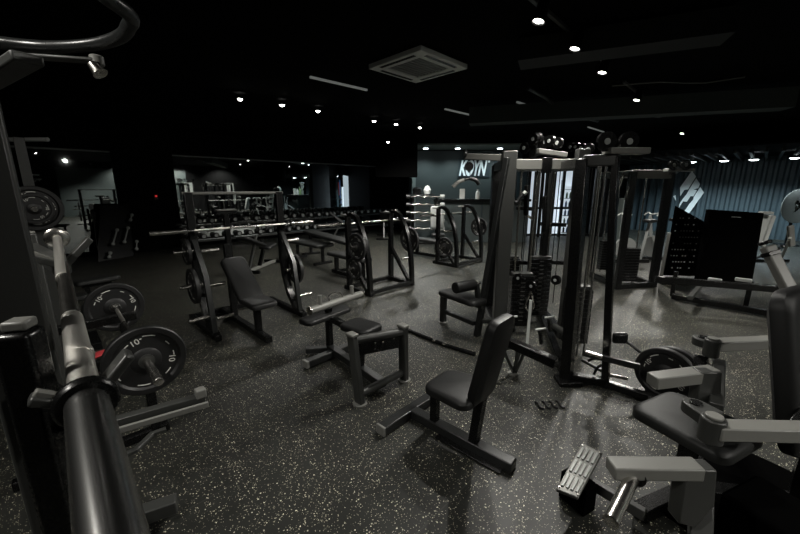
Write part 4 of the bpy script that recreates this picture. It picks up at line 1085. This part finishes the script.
# ------------------------------------------------------------ diamond logo on corrugated wall
def Lp(x,y): 
    px,py=660+x/8.9,160+y/8.9
    return xp(px,py,BX-.09)
P1=[(285,95),(320,148),(248,262),(216,266),(180,322),(178,245)]
P2=[(322,162),(356,214),(340,250),(298,262),(328,268),(298,322),(272,322),(238,372),(205,368),(170,425),(172,392),(200,350),(240,300),(262,258)]
P3=[(358,240),(392,290),(240,502),(208,468),(262,390),(296,352),(300,330)]
P4=[(205,372),(232,378),(190,455),(170,435)]
P5=[(118,322),(138,312),(142,365)]
t=thing('wall_logo','pale blue diamond shaped slashed emblem on the corrugated wall','logo',Lp(285,300))
w=MB()
for pl in (P1,P2,P3,P5): w.poly([Lp(*p) for p in pl],(.03,0,0))
w.build('emblem',DIAG,t,0)
MB().box(Lp(260,300)+V((.045,0,0)),(.02,.5,1.2)).build('standoff',DTE,t,.002)
# ------------------------------------------------------------ right background bits
q=cp(797,206,11.0)
t=thing('round_fan','large pale round fan disc on the right before the corrugated wall','fan',at(q,0))
MB().lathe(q,-FW,[(0,0),(.02,.51),(.05,.52),(.06,.5),(.05,.1),(.09,.08),(.1,0)],36).build('disc',GRY,t,0)
w=MB(); 
for k in range(3): 
    a_=k*2.09; w.bar(q-FW*.11,q-FW*.07+RT*math.cos(a_)*.2+V((0,0,math.sin(a_)*.2)),.06,.01)
w.build('hub',BLK,t,.003)
MB().tube(at(q+FW*.06,0),q+FW*.06,.04).build('stand_pole',BLK,t,.003); MB().lathe(at(q+FW*.06,0),(0,0,1),[(0,0),(0,.3),(.04,.28),(.06,0)],24).build('stand_base',BLK,t,0)
q=fp(780,262)
t=thing('rowing_frame','thin slanted pale frame with grey pad standing at the right','exercise machine',q)
MB().bar(at(q,.0),cp(790,238,7.2),.05,.04).build('pale_strut',PLA,t,.004)
MB().box(cp(791,236,7.3),(.12,.06,.45),R=M.Rotation(-math.pi/4,3,'Z')@M.Rotation(-.3,3,'Y')).build('pad',GRY,t,.02)
MB().bar(at(q+RT*.2,.04),at(q-RT*.8,.04),.06,.06).build('base_rail',BLK,t,.005)
MB().bar(at(q-RT*.7,.04),cp(784,246,7.0),.04,.04).build('rear_strut',BLK,t,.004)
q=at(cp(699,238,9.0),0); 
t=thing('purple_seat','purple padded seat glimpsed between the two black panels','seat',q)
zz=zat(q,238); MB().pad(at(q,zz),(.4,.4,.35),yaw=-math.pi/4).build('cushion',PUR,t,0); MB().bar(at(q,0),at(q,zz-.15),.1,.1).build('post',BLK,t); MB().bar(at(q-RT*.25,.03),at(q+RT*.25,.03),.4,.06).build('foot',SIL,t)
# bikes beyond the second tower
def bike(px,D,label):
    q=at(cp(px,250,D),0); t=thing('exercise_bike',label,'exercise bike',q)
    MB().bar(at(q-RT*.4,.04),at(q+RT*.4,.04),.1,.08).build('base',BLK,t)
    MB().lathe(at(q-RT*.2,.35)-FW*.03,FW,[(0,0),(0,.26),(.06,.26),(.06,0)],28).build('flywheel',SIL,t,0)
    MB().bar(at(q+RT*.2,.05),at(q+RT*.3,.95),.06,.06).build('seat_post',SIL,t); MB().pad(at(q+RT*.3,1.0),(.2,.28,.08),yaw=math.pi/4).build('saddle',VIN,t,0)
    MB().bar(at(q-RT*.2,.3),at(q-RT*.35,1.1),.06,.06).build('front_post',SIL,t)
    MB().path(smooth([at(q-RT*.35,1.1)-FW*.22,at(q-RT*.25,1.18)-FW*.2,at(q-RT*.35,1.12),at(q-RT*.25,1.18)+FW*.2,at(q-RT*.35,1.1)+FW*.22]),.016,8).build('handlebar',PLA,t,0)
    return t
b1=bike(633,8.4,'exercise bike seen through the farther cable tower, left one')
b2_=dup(b1,RT*.85+FW*.3,'exercise bike seen through the farther cable tower, right one')
# items on the far-left reflected area
q=yp(27,205,MY-.7)
t=thing('console_post','dark console post with a small blue light in front of the left mirror','exercise machine',at(q,0))
MB().bar(at(q,0),q,.1,.08).build('post',BLK,t); MB().box(q,(.3,.06,.2)).build('console',BLK,t,.01); MB().box(q+V((0,-.035,.02)),(.06,.012,.05)).build('screen_light',BLUL,t,.002); MB().bar(at(q-V((.3,0,0)),.03),at(q+V((.3,0,0)),.03),.3,.06).build('base',BLK,t)
# machines along the right-hand side, seen reflected in the wall mirror
RIGHT=[o for o in COL.objects if o.name=='cable_tower'][0]
dup(RIGHT,(2.2,-7.5,0),'cable tower reflected in the middle of the long mirror')
AB=[o for o in COL.objects if o.name=='adjustable_bench'][0]
for i,(x,y_) in enumerate([(4.3,-1.4),(6.7,-1.3),(11.3,-4.2),(11.2,-2.0),(2.4,-1.9)]):
    c_=copy_tree(AB); c_.location=(x,y_,0); c_.rotation_euler=(0,0,i*1.3); c_['label']=f'{ORD[i]} adjustable bench of those reflected in the long mirror'
for i,(x,y_) in enumerate([(12.8,-2.5),(13.8,-2.0)]):
    c_=copy_tree(b1); c_.location=(x,y_,0); c_['label']=f"{['nearer','farther'][i]} exercise bike reflected at the right end of the long mirror"
MSR=[o for o in COL.objects if o.name=='cable_multi_station'][0]
dup(MSR,(2.5,-5.2,0),'multi-station cable tower reflected left of centre in the long mirror')
RBR=[o for o in COL.objects if o.name=='roller_bench'][0]
dup(RBR,(6.9,-4.6,0),'bench with rectangular end frame reflected in the long mirror')
for i,x in enumerate((4.5,7.5,10.5)):
    track_spot((x,RY+1.1,3.24),f"{ORD[i]} added spotlight washing the right-hand wall to brighten the mirror view",420,(x,RY,1.4),size=2.2)  # added lamp, brightens the wall that the mirror reflects
    MB().box((x+.6,RY+.05,1.75),(.55,.05,.8)).build('wall_board',[SIL,PLA,SIL][i],None,.006,f"{ORD[i]} pale wall board reflected in the long mirror",'board')
for i,(x,y_) in enumerate([(2.5,-4.0),(6.0,-3.6),(9.5,-4.0)]):
    track_spot((x,y_,3.24),f"{ORD[i]} added spotlight along the right side, lighting what the long mirror shows",750,(x+.2,y_+.3,0),size=2.4)  # added lamps out of view, light the machines reflected in the mirror
for i,y_ in enumerate((-2.6,-4.4)):
    downlight(0,0,2.62,['nearer','farther'][i]+' added cool downlight, lighting the wall seen at the right end of the long mirror',170,LAMB,col=(.74,.93,1),r=.12,size=2.6,at_=V((16.0,y_,0)))  # extra lamps added so the reflected corrugated wall is lit
struct('trim_8',MB().box((4.5,RY+.03,1.5),(7,.06,3.0)),TEA)
# ------------------------------------------------------------ world, ambient, camera
wd=bpy.data.worlds.new('dim_room'); S.world=wd; wd.use_nodes=True
bg=wd.node_tree.nodes['Background']; bg.inputs[0].default_value=(.75,.85,.8,1); bg.inputs[1].default_value=.008
cam=bpy.data.cameras.new('camera'); cam.lens=16; cam.sensor_width=36; cam.clip_start=.02
co=bpy.data.objects.new('camera',cam); COL.objects.link(co); co.location=EYE
co.rotation_euler=(math.pi/2-PIT,0,-math.pi/4); S.camera=co
S.view_settings.view_transform='Standard'; S.view_settings.look='None'; S.view_settings.gamma=1; S.view_settings.exposure=-.22
S.cycles.use_denoising=True; S.cycles.max_bounces=8; S.cycles.sample_clamp_indirect=4
